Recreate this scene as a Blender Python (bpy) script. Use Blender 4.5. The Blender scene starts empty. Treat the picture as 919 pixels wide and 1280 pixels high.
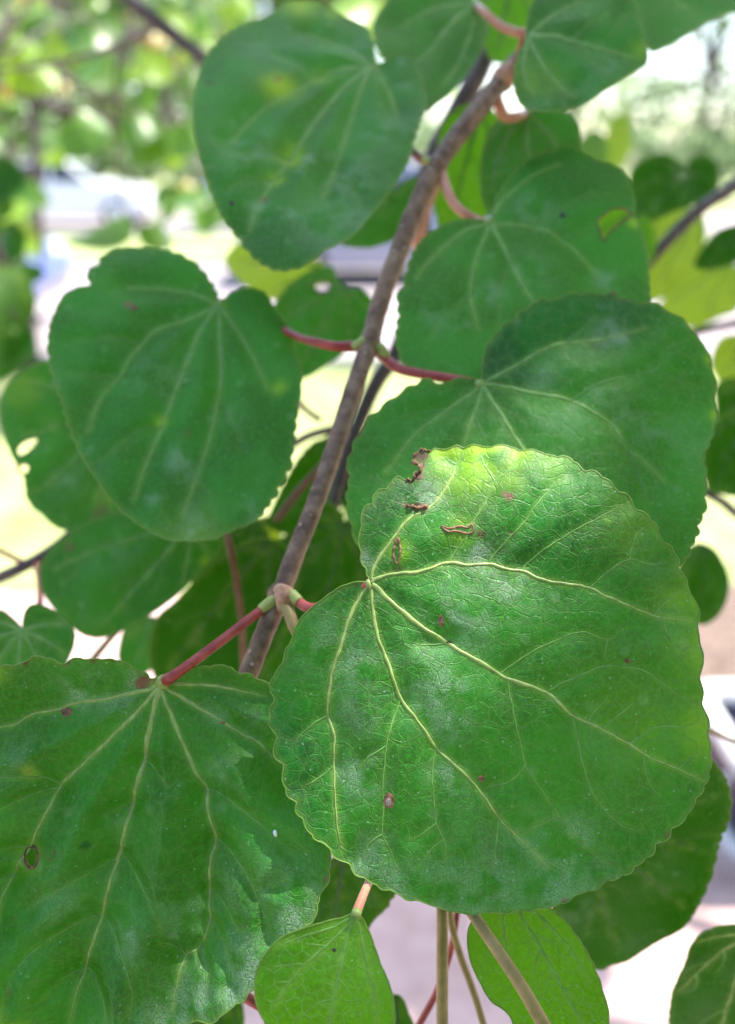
import bpy, bmesh, math, random
import numpy as np
from mathutils import Vector, Matrix, noise as mnoise
from mathutils.geometry import delaunay_2d_cdt
random.seed(7); rng = np.random.default_rng(7)
R = math.radians
SC = bpy.context.scene
COL = SC.collection

# ------------------------------------------------------------------ camera, sky, sun, exposure
CAMZ, PITCH, FPX = 1.5, R(24.0), 995.6           # the photograph is 919 x 1280
CAM = np.array([0.0, 0.0, CAMZ])
FWD = np.array([0.0, math.cos(PITCH), -math.sin(PITCH)])
UPV = np.array([0.0, math.sin(PITCH), math.cos(PITCH)])
RGT = np.array([1.0, 0.0, 0.0])
cd = bpy.data.cameras.new('camera'); cam = bpy.data.objects.new('camera', cd); COL.objects.link(cam)
cam.location = CAM; cam.rotation_euler = (R(90) - PITCH, 0, 0)
cd.sensor_fit = 'VERTICAL'; cd.sensor_height = 36.0; cd.lens = FPX / 1280 * 36
cd.clip_start = 0.005; cd.clip_end = 600
cd.dof.use_dof = True; cd.dof.focus_distance = 0.1495; cd.dof.aperture_fstop = 7.6
SC.camera = cam
SUN_EL, SUN_AZ = R(62), R(55)                     # azimuth from +Y towards +X
w = bpy.data.worlds.new('World'); SC.world = w; w.use_nodes = True
nt = w.node_tree; sky = nt.nodes.new('ShaderNodeTexSky'); sky.sky_type = 'NISHITA'
sky.sun_disc = False; sky.sun_elevation = SUN_EL; sky.sun_rotation = SUN_AZ
sky.air_density = 1.0; sky.dust_density = 2.0; sky.ozone_density = 1.0
bgn = nt.nodes['Background']; nt.links.new(sky.outputs[0], bgn.inputs[0]); bgn.inputs[1].default_value = 0.15
sl = bpy.data.lights.new('sun', 'SUN'); sl.energy = 4.5; sl.angle = R(0.53); sl.color = (1.0, 0.95, 0.87)
so = bpy.data.objects.new('sun', sl); COL.objects.link(so)
sdir = Vector((math.sin(SUN_AZ) * math.cos(SUN_EL), math.cos(SUN_AZ) * math.cos(SUN_EL), math.sin(SUN_EL)))
so.rotation_euler = sdir.to_track_quat('Z', 'Y').to_euler(); so.location = (4, 6, 12)
SC.view_settings.view_transform = 'Standard'; SC.view_settings.look = 'None'
SC.view_settings.gamma = 1.0; SC.view_settings.use_curve_mapping = False
SC.view_settings.exposure = 1.8
SC.render.engine = 'CYCLES'
SC.cycles.max_bounces = 5; SC.cycles.transmission_bounces = 4; SC.cycles.diffuse_bounces = 3; SC.cycles.glossy_bounces = 2

# ------------------------------------------------------------------ helpers
def at(x, y, d):
    """photo pixel + depth along the view axis -> world point"""
    return CAM + FWD * d + RGT * ((x - 459.5) / FPX * d) + UPV * (-(y - 640) / FPX * d)
def P(s):
    return [tuple(float(v) for v in t.split(',')) for t in s.split()]
def node(t, kind, **kw):
    n = t.nodes.new(kind)
    for k, v in kw.items(): setattr(n, k, v)
    return n
def mixc(t, fac, a, b, blend='MIX'):
    n = t.nodes.new('ShaderNodeMix'); n.data_type = 'RGBA'; n.blend_type = blend
    for sock, v in ((n.inputs[0], fac), (n.inputs[6], a), (n.inputs[7], b)):
        if hasattr(v, 'is_linked'): t.links.new(v, sock)
        elif isinstance(v, (tuple, list)): sock.default_value = (*v, 1) if len(v) == 3 else v
        else: sock.default_value = v
    return n.outputs[2]
def math_(t, op, a, b=0.0, c=None, clamp=False):
    n = t.nodes.new('ShaderNodeMath'); n.operation = op; n.use_clamp = clamp
    for i, v in enumerate((a, b) if c is None else (a, b, c)):
        if hasattr(v, 'is_linked'): t.links.new(v, n.inputs[i])
        else: n.inputs[i].default_value = v
    return n.outputs[0]
def ramp(t, fac, lo, hi):
    n = t.nodes.new('ShaderNodeMapRange'); n.interpolation_type = 'SMOOTHSTEP'
    t.links.new(fac, n.inputs[0]); n.inputs[1].default_value = lo; n.inputs[2].default_value = hi
    return n.outputs[0]
def noise(t, vec, scale, detail=3, rough=.5, dim='3D'):
    n = t.nodes.new('ShaderNodeTexNoise'); n.noise_dimensions = dim; n.inputs['Scale'].default_value = scale
    n.inputs['Detail'].default_value = detail; n.inputs['Roughness'].default_value = rough
    if vec is not None: t.links.new(vec, n.inputs['Vector'])
    return n.outputs[0]
def new_mat(name):
    m = bpy.data.materials.new(name); m.use_nodes = True
    return m, m.node_tree, m.node_tree.nodes['Principled BSDF'], m.node_tree.nodes['Material Output']
def bump(t, bsdf, height, strength, dist):
    b = t.nodes.new('ShaderNodeBump'); b.inputs['Strength'].default_value = strength; b.inputs['Distance'].default_value = dist
    t.links.new(height, b.inputs['Height']); t.links.new(b.outputs[0], bsdf.inputs['Normal']); return b
def speckle_mat(name, c1, c2, scale, rough=.6, bs=.3, bd=.001, spec=.4, coord='Object'):
    m, t, b, o = new_mat(name)
    tc = node(t, 'ShaderNodeTexCoord')
    f = noise(t, tc.outputs[coord], scale, 4, .6)
    t.links.new(mixc(t, ramp(t, f, .3, .7), c1, c2), b.inputs['Base Color'])
    b.inputs['Roughness'].default_value = rough; b.inputs['Specular IOR Level'].default_value = spec
    if bs: bump(t, b, f, bs, bd)
    return m

# ---- leaf material: attributes lc (leaf plane, metres + seed), vein, pale, yel, brown; pale and yel also carry painted sheen and sun glow
def leaf_material(name, dark, light, trans_col, trans, veincol=(.30, .42, .085), rough=.42, instanced=False, spec=.30):
    m, t, b, out = new_mat(name)
    A = lambda n: node(t, 'ShaderNodeAttribute', attribute_name=n)
    lc = A('lc').outputs['Vector']
    if instanced:
        oi = node(t, 'ShaderNodeObjectInfo'); cmb = node(t, 'ShaderNodeVectorMath', operation='ADD')
        t.links.new(lc, cmb.inputs[0]); t.links.new(oi.outputs['Random'], cmb.inputs[1]); lc = cmb.outputs[0]
        vein = A('vein').outputs['Fac']
        col = mixc(t, ramp(t, noise(t, lc, 60, 2), .3, .7), dark, light); col = mixc(t, math_(t, 'MULTIPLY', vein, .5), col, veincol)
        t.links.new(col, b.inputs['Base Color']); b.inputs['Roughness'].default_value = rough
        tr = node(t, 'ShaderNodeBsdfTranslucent'); tr.inputs[0].default_value = (*trans_col, 1)
        ms = node(t, 'ShaderNodeMixShader'); ms.inputs[0].default_value = trans
        t.links.new(b.outputs[0], ms.inputs[1]); t.links.new(tr.outputs[0], ms.inputs[2]); t.links.new(ms.outputs[0], out.inputs['Surface'])
        return m
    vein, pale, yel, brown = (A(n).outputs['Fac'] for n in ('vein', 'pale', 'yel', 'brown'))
    big, cl, ym, patchn, hzn = (A(n_).outputs['Fac'] for n_ in ('n_big', 'n_clump', 'n_yel', 'n_patch', 'n_film')); fine = noise(t, lc, 1100, 1, .6, '2D')
    col = mixc(t, ramp(t, big, .3, .72), dark, light)
    col = mixc(t, math_(t, 'MULTIPLY', ramp(t, fine, .35, .75), .42), col, tuple(min(1, c * 1.9) for c in light))
    # fine net of veinlets
    v1 = node(t, 'ShaderNodeTexVoronoi', feature='DISTANCE_TO_EDGE', voronoi_dimensions='2D'); v1.inputs['Scale'].default_value = 330
    v2 = node(t, 'ShaderNodeTexVoronoi', feature='DISTANCE_TO_EDGE', voronoi_dimensions='2D'); v2.inputs['Scale'].default_value = 1100
    wob = node(t, 'ShaderNodeTexNoise', noise_dimensions='2D'); wob.inputs['Scale'].default_value = 260; wob.inputs['Detail'].default_value = 0; t.links.new(lc, wob.inputs['Vector'])
    vm = node(t, 'ShaderNodeVectorMath', operation='MULTIPLY_ADD'); t.links.new(wob.outputs['Color'], vm.inputs[0])
    vm.inputs[1].default_value = (.0022, .0022, 0); t.links.new(lc, vm.inputs[2])
    t.links.new(vm.outputs[0], v1.inputs['Vector']); t.links.new(vm.outputs[0], v2.inputs['Vector'])
    net1 = math_(t, 'SUBTRACT', 1.0, ramp(t, v1.outputs['Distance'], .0, .07)); net2 = math_(t, 'SUBTRACT', 1.0, ramp(t, v2.outputs['Distance'], .0, .12))
    patch = ramp(t, patchn, .42, .62)
    net = math_(t, 'ADD', math_(t, 'MULTIPLY', math_(t, 'MULTIPLY', net1, patch), .20), math_(t, 'MULTIPLY', net2, .085))
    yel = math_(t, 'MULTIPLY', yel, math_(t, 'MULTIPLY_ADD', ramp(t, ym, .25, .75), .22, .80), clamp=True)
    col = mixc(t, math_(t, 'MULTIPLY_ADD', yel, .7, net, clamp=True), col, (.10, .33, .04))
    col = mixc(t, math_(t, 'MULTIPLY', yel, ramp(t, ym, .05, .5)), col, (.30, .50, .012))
    col = mixc(t, math_(t, 'MULTIPLY', vein, .45), col, veincol)
    # pale specks and film: powder, plus sky sheen painted on one leaf
    sp = node(t, 'ShaderNodeTexVoronoi', voronoi_dimensions='2D'); sp.inputs['Scale'].default_value = 640; t.links.new(lc, sp.inputs['Vector'])
    sp.inputs['Randomness'].default_value = 1
    rnd = node(t, 'ShaderNodeSeparateColor'); t.links.new(sp.outputs['Color'], rnd.inputs[0])
    speck = math_(t, 'MULTIPLY', math_(t, 'SUBTRACT', 1.0, ramp(t, sp.outputs['Distance'], .05, .19)), ramp(t, rnd.outputs[0], .84, 1.0))
    sp2 = node(t, 'ShaderNodeTexVoronoi', voronoi_dimensions='2D'); sp2.inputs['Scale'].default_value = 95; t.links.new(lc, sp2.inputs['Vector'])
    rnd2 = node(t, 'ShaderNodeSeparateColor'); t.links.new(sp2.outputs['Color'], rnd2.inputs[0])
    blot = math_(t, 'MULTIPLY', math_(t, 'SUBTRACT', 1.0, ramp(t, sp2.outputs['Distance'], .06, .13)), ramp(t, rnd2.outputs[1], .55, .7))
    gr = noise(t, lc, 3000, 1, .75, '2D')
    film = math_(t, 'MULTIPLY', pale, math_(t, 'MULTIPLY', ramp(t, gr, .18, .72), ramp(t, cl, .28, .66)), clamp=True)
    haze_ = math_(t, 'MULTIPLY', ramp(t, hzn, .52, .8), .10)
    film = math_(t, 'MAXIMUM', film, math_(t, 'MULTIPLY', haze_, ramp(t, gr, .3, .65)))
    col = mixc(t, math_(t, 'MULTIPLY', blot, .15), col, (.30, .42, .25))
    col = mixc(t, math_(t, 'MULTIPLY', film, .62), col, (.50, .57, .50))
    col = mixc(t, math_(t, 'MULTIPLY', speck, .36), col, (.5, .62, .5))
    col = mixc(t, brown, col, mixc(t, ramp(t, cl, .35, .65), (.07, .028, .018), (.25, .12, .08)))
    t.links.new(col, b.inputs['Base Color'])
    rg = math_(t, 'MULTIPLY_ADD', film, .35, rough, clamp=True); t.links.new(rg, b.inputs['Roughness'])
    b.inputs['Specular IOR Level'].default_value = spec
    hgt = math_(t, 'SUBTRACT', math_(t, 'MULTIPLY', big, 1.2), math_(t, 'ADD', math_(t, 'MULTIPLY', net1, .5), math_(t, 'MULTIPLY', net2, .25)))
    bump(t, b, hgt, .6, .00022)
    tr = node(t, 'ShaderNodeBsdfTranslucent')
    tcol = mixc(t, math_(t, 'MULTIPLY', vein, .5), trans_col, tuple(c * .6 for c in trans_col))
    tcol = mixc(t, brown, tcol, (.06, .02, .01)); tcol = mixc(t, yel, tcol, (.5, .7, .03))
    t.links.new(tcol, tr.inputs[0])
    ms = node(t, 'ShaderNodeMixShader'); ms.inputs[0].default_value = trans
    t.links.new(b.outputs[0], ms.inputs[1]); t.links.new(tr.outputs[0], ms.inputs[2]); t.links.new(ms.outputs[0], out.inputs['Surface'])
    return m
M = {}
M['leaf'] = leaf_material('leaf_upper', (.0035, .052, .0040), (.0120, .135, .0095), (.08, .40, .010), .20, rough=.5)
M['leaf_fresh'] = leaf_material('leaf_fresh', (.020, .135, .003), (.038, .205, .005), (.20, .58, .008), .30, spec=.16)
M['leaf_dark'] = leaf_material('leaf_shaded', (.004, .038, .0006), (.008, .056, .0012), (.05, .26, .002), .22, spec=.08)  # shaded copy of the leaf: facing away from light is put into colour
M['leaf_far'] = leaf_material('leaf_far', (.014, .075, .006), (.035, .125, .012), (.18, .42, .015), .32, instanced=True)
M['leaf_lime'] = leaf_material('leaf_lime', (.08, .20, .012), (.13, .27, .02), (.40, .62, .02), .38, instanced=True)
M['leaf_gold'] = leaf_material('leaf_gold', (.30, .24, .03), (.38, .28, .05), (.6, .42, .05), .40, instanced=True)
def flat_leafy(name, col, trc, tr, rough=.45):
    m, t, b, out = new_mat(name); tc = node(t, 'ShaderNodeTexCoord')
    f = noise(t, tc.outputs['Object'], 700, 3)
    t.links.new(mixc(t, ramp(t, f, .3, .7), tuple(c * .8 for c in col), tuple(min(1, c * 1.2) for c in col)), b.inputs['Base Color'])
    b.inputs['Roughness'].default_value = rough
    trn = node(t, 'ShaderNodeBsdfTranslucent'); trn.inputs[0].default_value = (*trc, 1)
    ms = node(t, 'ShaderNodeMixShader'); ms.inputs[0].default_value = tr
    t.links.new(b.outputs[0], ms.inputs[1]); t.links.new(trn.outputs[0], ms.inputs[2]); t.links.new(ms.outputs[0], out.inputs['Surface'])
    return m
M['vein'] = flat_leafy('vein_pale', (.31, .42, .12), (.4, .6, .08), .15)
M['vein_mid'] = flat_leafy('vein_mid', (.15, .33, .075), (.3, .5, .06), .15)
M['vein_soft'] = flat_leafy('vein_soft', (.13, .31, .065), (.3, .5, .06), .15)
M['vein_fresh'] = flat_leafy('vein_fresh', (.15, .36, .06), (.3, .6, .08), .2)
M['vein_dim'] = flat_leafy('vein_dim', (.035, .135, .018), (.12, .40, .02), .2)
M['vein_net'] = flat_leafy('vein_net', (.060, .225, .035), (.16, .45, .03), .18)
M['margin'] = flat_leafy('leaf_margin', (.17, .31, .055), (.45, .6, .08), .3)
M['brownrim'] = speckle_mat('dead_tissue', (.060, .026, .012), (.26, .14, .075), 900, .7, .5, .0003)
M['greyspot'] = speckle_mat('dried_spot', (.24, .16, .13), (.48, .38, .34), 1500, .75, .4, .0002)
M['blackspot'] = speckle_mat('black_spot', (.012, .012, .018), (.04, .03, .04), 1500, .6, .4, .0003)
M['bark'] = None
def bark(name, c1, c2, c3, sc=1.0):
    m, t, b, o = new_mat(name); tc = node(t, 'ShaderNodeTexCoord')
    f = noise(t, tc.outputs['Object'], 260 * sc, 5, .65); g = noise(t, tc.outputs['Object'], 70 * sc, 3)
    col = mixc(t, ramp(t, f, .32, .68), c1, c2)
    v = node(t, 'ShaderNodeTexVoronoi'); v.inputs['Scale'].default_value = 420 * sc; t.links.new(tc.outputs['Object'], v.inputs['Vector'])
    rr = node(t, 'ShaderNodeSeparateColor'); t.links.new(v.outputs['Color'], rr.inputs[0])
    len_ = math_(t, 'MULTIPLY', math_(t, 'SUBTRACT', 1.0, ramp(t, v.outputs['Distance'], .12, .26)), ramp(t, rr.outputs[0], .6, .72))
    col = mixc(t, math_(t, 'MULTIPLY', len_, .7), col, c3)
    col = mixc(t, math_(t, 'MULTIPLY', ramp(t, g, .5, .75), .5), col, tuple(min(1, c * 1.5) for c in c2))
    t.links.new(col, b.inputs['Base Color']); b.inputs['Roughness'].default_value = .5; b.inputs['Specular IOR Level'].default_value = .35
    bump(t, b, math_(t, 'ADD', f, len_), .8, .0006 / sc); return m
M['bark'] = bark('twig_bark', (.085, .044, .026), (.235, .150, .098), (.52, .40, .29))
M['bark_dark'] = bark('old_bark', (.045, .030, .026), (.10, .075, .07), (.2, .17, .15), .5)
M['petiole'] = speckle_mat('petiole_red', (.24, .028, .026), (.40, .075, .060), 300, .4, .1, .0002)
M['petiole_pink'] = speckle_mat('petiole_pink', (.50, .20, .14), (.58, .30, .20), 240, .4, .1, .0002)
M['petiole_dull'] = speckle_mat('petiole_dull', (.16, .055, .035), (.25, .10, .06), 240, .45, .1, .0002)
M['stalk'] = speckle_mat('stalk_olive', (.20, .155, .045), (.32, .235, .09), 320, .45, .3, .0002)
M['bud'] = speckle_mat('bud_green', (.22, .28, .06), (.36, .40, .12), 300, .45, .2, .0002)
M['scar'] = speckle_mat('bud_scale', (.28, .12, .06), (.48, .30, .20), 500, .6, .5, .0004)

def mesh_obj(name, verts, faces, mat, parent=None, smooth=True, edges=()):
    me = bpy.data.meshes.new(name); me.from_pydata([tuple(v) for v in verts], list(edges), [tuple(f) for f in faces])
    if smooth and len(me.polygons): me.polygons.foreach_set('use_smooth', [True] * len(me.polygons))
    me.update(); o = bpy.data.objects.new(name, me); COL.objects.link(o)
    if mat: me.materials.append(mat)
    if parent: o.parent = parent
    return o
def tag(o, label, cat=None, group=None, kind=None):
    if label: o['label'] = label
    if cat: o['category'] = cat
    if group: o['group'] = group
    if kind: o['kind'] = kind
    return o
def empty(name, loc, label, cat, group=None):
    o = bpy.data.objects.new(name, None); COL.objects.link(o); o.location = Vector(loc); o.empty_display_size = .02
    tag(o, label, cat, group); bpy.context.view_layer.update(); return o
def adopt(o, parent):
    o.parent = parent; o.matrix_parent_inverse = Matrix.Translation(Vector(parent.matrix_basis.translation)).inverted(); return o
def catmull(pts, closed=False, sub=4):
    p = np.array(pts, float); n = len(p); out = []
    rngi = range(n if closed else n - 1)
    for i in rngi:
        if closed: a, b, c, d = p[(i - 1) % n], p[i], p[(i + 1) % n], p[(i + 2) % n]
        else:
            b, c = p[i], p[i + 1]; a = p[i - 1] if i else 2 * b - c; d = p[i + 2] if i + 2 < n else 2 * c - b
        for k in range(sub):
            s = k / sub
            out.append(.5 * ((2 * b) + (c - a) * s + (2 * a - 5 * b + 4 * c - d) * s * s + (3 * b - a - 3 * c + d) * s ** 3))
    if not closed: out.append(p[-1])
    return np.array(out)
def resample(p, step, closed=False):
    q = np.vstack([p, p[:1]]) if closed else p
    d = np.r_[0, np.cumsum(np.linalg.norm(np.diff(q, axis=0), axis=1))]
    n = max(2, int(d[-1] / step)); s = np.linspace(0, d[-1], n + 1)
    r = np.stack([np.interp(s, d, q[:, k]) for k in range(q.shape[1])], 1)
    return r[:-1] if closed else r
def tube_geo(path, radii, nseg=10, cap=True):
    path = np.array(path, float); n = len(path); tan = np.gradient(path, axis=0)
    tan /= np.linalg.norm(tan, axis=1)[:, None] + 1e-12
    ref = np.array([0, 0, 1.0]) if abs(tan[0][2]) < .9 else np.array([1.0, 0, 0])
    u = np.cross(tan[0], ref); u /= np.linalg.norm(u); V, F = [], []
    for i in range(n):
        u = u - tan[i] * np.dot(u, tan[i]); u /= np.linalg.norm(u); v = np.cross(tan[i], u)
        for k in range(nseg):
            a = 2 * math.pi * k / nseg; V.append(path[i] + radii[i] * (math.cos(a) * u + math.sin(a) * v))
    for i in range(n - 1):
        for k in range(nseg):
            k2 = (k + 1) % nseg; F.append((i * nseg + k, i * nseg + k2, (i + 1) * nseg + k2, (i + 1) * nseg + k))
    if cap:
        F.append(tuple(range(nseg))[::-1]); F.append(tuple((n - 1) * nseg + k for k in range(nseg)))
    return V, F
def pix_path(s, sub=5):
    """'x,y,depth x,y,depth' -> smooth world path"""
    return catmull([at(*p) for p in P(s)], sub=sub)
def stem(name, pts, radii, mat, parent, nseg=10, lump=0.0, sub=6, world=False):
    path = np.array(pts, float) if world else pix_path(pts, sub)
    r = np.interp(np.linspace(0, 1, len(path)), np.linspace(0, 1, len(radii)), radii)
    if lump: r = r * (1 + lump * (rng.random(len(r)) - .5))
    V, F = tube_geo(path, r, nseg)
    o = mesh_obj(name, V, F, M[mat] if isinstance(mat, str) else mat)
    return adopt(o, parent) if parent else o

# ------------------------------------------------------------------ leaves
def seg_dist(pts, polys):
    """distance of every point to the nearest of some polylines"""
    best = np.full(len(pts), 1e9)
    for q in polys:
        a, b = q[:-1], q[1:]; ab = b - a; L = (ab ** 2).sum(1) + 1e-18
        for i0 in range(0, len(a), 64):
            A_, AB, LL = a[i0:i0 + 64], ab[i0:i0 + 64], L[i0:i0 + 64]
            t = np.clip(((pts[:, None] - A_) * AB).sum(2) / LL, 0, 1)
            d = np.linalg.norm(pts[:, None] - (A_ + t[..., None] * AB), axis=2).min(1); best = np.minimum(best, d)
    return best
def inside(pts, poly):
    x, y = pts[:, 0], pts[:, 1]; res = np.zeros(len(pts), bool); n = len(poly)
    for i in range(n):
        (x1, y1), (x2, y2) = poly[i], poly[(i + 1) % n]
        c = ((y1 > y) != (y2 > y)); xi = (x2 - x1) * (y - y1) / (y2 - y1 + 1e-18) + x1; res ^= c & (x < xi)
    return res
class Plane:
    def __init__(s, c, d, gx, gy):
        u0, v0 = (c[0] - 459.5) / FPX, -(c[1] - 640) / FPX
        s.d0 = d - gx * u0 * d - gy * v0 * d; s.gx, s.gy = gx, gy
        s.o = s.world(*c)
        n = FWD - gx * RGT - gy * UPV; n /= np.linalg.norm(n); s.n = -n          # towards the camera
        s.e1 = RGT - s.n * np.dot(RGT, s.n); s.e1 /= np.linalg.norm(s.e1); s.e2 = np.cross(s.n, s.e1)
    def depth(s, x, y):
        u, v = (x - 459.5) / FPX, -(y - 640) / FPX; return s.d0 / (1 - s.gx * u - s.gy * v)
    def world(s, x, y): return at(x, y, s.depth(x, y))
    def loc(s, pts):
        w_ = np.array([s.world(*p[:2]) for p in pts]) - s.o; return np.stack([w_ @ s.e1, w_ @ s.e2], 1)
def ang_ray(out, b, ang):
    """farthest hit of a ray from b with the outline"""
    d = np.array([math.cos(ang), math.sin(ang)]); best = 0
    for i in range(len(out)):
        p, q = out[i], out[(i + 1) % len(out)]; e = q - p; den = d[0] * e[1] - d[1] * e[0]
        if abs(den) < 1e-12: continue
        t = ((p[0] - b[0]) * e[1] - (p[1] - b[1]) * e[0]) / den; s_ = ((p[0] - b[0]) * d[1] - (p[1] - b[1]) * d[0]) / den
        if t > best and 0 <= s_ <= 1: best = t
    return best
def auto_veins(out, b, tip):
    a0 = math.atan2(tip[1] - b[1], tip[0] - b[0]); prim, sec = [], []
    for da, bend in ((0, 0), (.55, .10), (-.55, -.10), (1.15, .16), (-1.15, -.16), (1.75, .2), (-1.75, -.2)):
        L = ang_ray(out, b, a0 + da) * .92
        if L < .008: continue
        pts = [b + L * s * np.array([math.cos(a0 + da + bend * (1 - s) * 1.2), math.sin(a0 + da + bend * (1 - s) * 1.2)]) for s in (0, .25, .5, .75, 1)]
        prim.append(catmull(pts))
        if L > .02 and abs(da) < 1.2:
            for k, s in enumerate((.35, .55, .72)):
                side = 1 if (k % 2 == 0) else -1
                p0 = b + (pts[4] - b) * s if da else pts[0] + (pts[4] - pts[0]) * s
                p0 = pts[1] + (pts[3] - pts[1]) * max(0, (s - .25) / .5)
                aa = a0 + da + side * .75; l2 = L * .28
                sec.append(catmull([p0, p0 + l2 * .5 * np.array([math.cos(aa), math.sin(aa)]), p0 + l2 * np.array([math.cos(aa - side * .25), math.sin(aa - side * .25)])]))
    return prim, sec
def build_blade(name, out, prim, sec, holes, spacing, h, attrs, mat, to_world, seed, far=False):
    """mesh of a leaf blade from its outline in leaf-plane metres"""
    lo, hi = out.min(0), out.max(0)
    gx = np.arange(lo[0], hi[0], spacing); gy = np.arange(lo[1], hi[1], spacing * .866)
    g = np.array([(x + (spacing / 2 if j % 2 else 0), y) for j, y in enumerate(gy) for x in gx]) + rng.normal(0, spacing * .08, (len(gx) * len(gy), 2))
    g = g[inside(g, out)]; loops = [out] + holes
    g = g[seg_dist(g, [np.vstack([l, l[:1]]) for l in loops]) > spacing * .45]
    pts = [Vector(p) for p in out]; edges = [(i, (i + 1) % len(out)) for i in range(len(out))]
    for hpoly in holes:
        b0 = len(pts); pts += [Vector(p) for p in hpoly]; edges += [(b0 + i, b0 + (i + 1) % len(hpoly)) for i in range(len(hpoly))]
    pts += [Vector(p) for p in g]
    vs, es, fs, *_ = delaunay_2d_cdt(pts, edges, [], 1, 1e-7)
    v2 = np.array([(v.x, v.y) for v in vs])
    if holes:
        cen = np.array([v2[list(f)].mean(0) for f in fs]); kill = np.zeros(len(fs), bool)
        for hpoly in holes: kill |= inside(cen, hpoly)
        fs = [f for f, k in zip(fs, kill) if not k]
    used = sorted({i for f in fs for i in f}); remap = {j: i for i, j in enumerate(used)}; v2 = v2[used]
    fs = [tuple(remap[i] for i in f) for f in fs]
    o = mesh_obj(name, to_world(v2, h(v2)), fs, mat)
    me = o.data
    at_ = attrs(v2)
    for k, v in at_.items():
        a = me.attributes.new(k, 'FLOAT', 'POINT'); a.data.foreach_set('value', v.astype(np.float32))
    for k, (sc_, oc) in dict(n_big=(60, 3), n_clump=(230, 3), n_yel=(170, 2), n_patch=(120, 2), n_film=(75, 3)).items():
        val = [.5 + .42 * mnoise.fractal(Vector((p[0] * sc_, p[1] * sc_, seed + oc * sc_)), .9, 2.0, oc) for p in v2] if far is False else [.5] * len(v2)
        a = me.attributes.new(k, 'FLOAT', 'POINT'); a.data.foreach_set('value', val)
    a = me.attributes.new('lc', 'FLOAT_VECTOR', 'POINT')
    a.data.foreach_set('vector', np.column_stack([v2 + np.array([seed, seed * .37]), np.full(len(v2), seed)]).astype(np.float32).ravel())
    return o
def leaf(parent, outline, c, d, gx=0., gy=.15, base=None, tip=None, prim=None, sec=None, holes=(), spacing=.0014, quilt=.0008, quilt2=.0003,
         dome=.0, curl=0.0, wave=.0008, cren=.0007, mat='leaf', veinmat='vein', pale=(), yel=(), brown=(), spots=(), vw=(.0010, .00030), sw=(.00036, .00012), label=None, rim=True, lip=.00014, scorch=(), qw=.0045, net=0, quilt3=.00010, nw=.00013, back=None):
    if mat == 'leaf' and veinmat == 'vein_dim': veinmat = 'vein_mid'
    pl = Plane(c, d, gx, gy); seed = rng.random() * 10
    out = catmull(pl.loc(P(outline) if isinstance(outline, str) else outline), True, 6)
    out = resample(out, max(spacing * .55, .00035), True)
    if cren:                                                       # rounded teeth of the margin
        tn = np.roll(out, -1, 0) - np.roll(out, 1, 0); tn /= np.linalg.norm(tn, axis=1)[:, None] + 1e-12
        ar = .5 * np.sum(out[:, 0] * np.roll(out[:, 1], -1) - np.roll(out[:, 0], -1) * out[:, 1]); sg = 1 if ar > 0 else -1
        nrm = np.stack([tn[:, 1], -tn[:, 0]], 1) * sg
        s = np.r_[0, np.cumsum(np.linalg.norm(np.diff(out, axis=0), axis=1))]
        ph = s / .0036 + .35 * np.sin(s / .009 + seed) + .3 * np.sin(s / .0037)
        out = out + nrm * (cren * (np.abs(np.sin(math.pi * ph)) ** .7 - .5) * (.7 + .5 * np.sin(s / .013 + seed)))[:, None]
    b = pl.loc([base])[0] if base else out[np.argmax(out[:, 1])]
    if prim is None:
        tp = pl.loc([tip])[0] if tip else out[np.argmax(np.linalg.norm(out - b, axis=1))]
        PV, SV = auto_veins(out, b, tp)
    else:
        PV = [catmull(pl.loc(P(v))) for v in prim]; SV = [catmull(pl.loc(P(v))) for v in (sec or [])]
    PVr = [resample(v, .0012) for v in PV]; SVr = [resample(v, .0012) for v in SV]
    NV = []
    if net:                                                        # closed mesh of small veins: cells around jittered seeds
        lo, hi = out.min(0), out.max(0); xs = np.arange(lo[0] - net, hi[0] + net, net); ys = np.arange(lo[1] - net, hi[1] + net, net * .866)
        g = np.array([(x + (net / 2 if j % 2 else 0), y) for j, y in enumerate(ys) for x in xs]); g = g + rng.normal(0, net * .22, g.shape)
        vs, _, fs, *_r = delaunay_2d_cdt([Vector(p) for p in g], [], [], 0, 1e-8); v_ = np.array([(v.x, v.y) for v in vs])
        cc = np.array([v_[list(f)].mean(0) for f in fs]); ed = {}
        for i, f in enumerate(fs):
            for k in range(3): ed.setdefault(tuple(sorted((f[k], f[(k + 1) % 3]))), []).append(i)
        ok = inside(cc, out) & (seg_dist(cc, [np.vstack([out, out[:1]])]) > .0004)
        for pr in ed.values():
            if len(pr) == 2 and (ok[pr[0]] and ok[pr[1]]):
                a_, b_ = cc[pr[0]], cc[pr[1]]; m_ = (a_ + b_) / 2 + rng.normal(0, net * .05, 2); NV.append(np.array([a_, m_, b_]))
    cen = out.mean(0); Rm = np.linalg.norm(out - cen, axis=1).mean()
    k1, k2, k3 = rng.random(3) * 6
    if NV:
        na, nb = np.vstack([v[:-1] for v in NV]), np.vstack([v[1:] for v in NV])
    def net_dist(p):
        best = np.full(len(p), 1e9); ab = nb - na; L = (ab ** 2).sum(1) + 1e-18
        order = np.argsort(p[:, 1]); ms = (na[:, 1] + nb[:, 1]) / 2
        for c0 in range(0, len(p), 400):
            ix = order[c0:c0 + 400]; q = p[ix]; sel = (ms > q[:, 1].min() - net) & (ms < q[:, 1].max() + net)
            if not sel.any(): continue
            A_, AB, LL = na[sel], ab[sel], L[sel]; t = np.clip(((q[:, None] - A_) * AB).sum(2) / LL, 0, 1)
            best[ix] = np.linalg.norm(q[:, None] - (A_ + t[..., None] * AB), axis=2).min(1)
        return best
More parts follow.
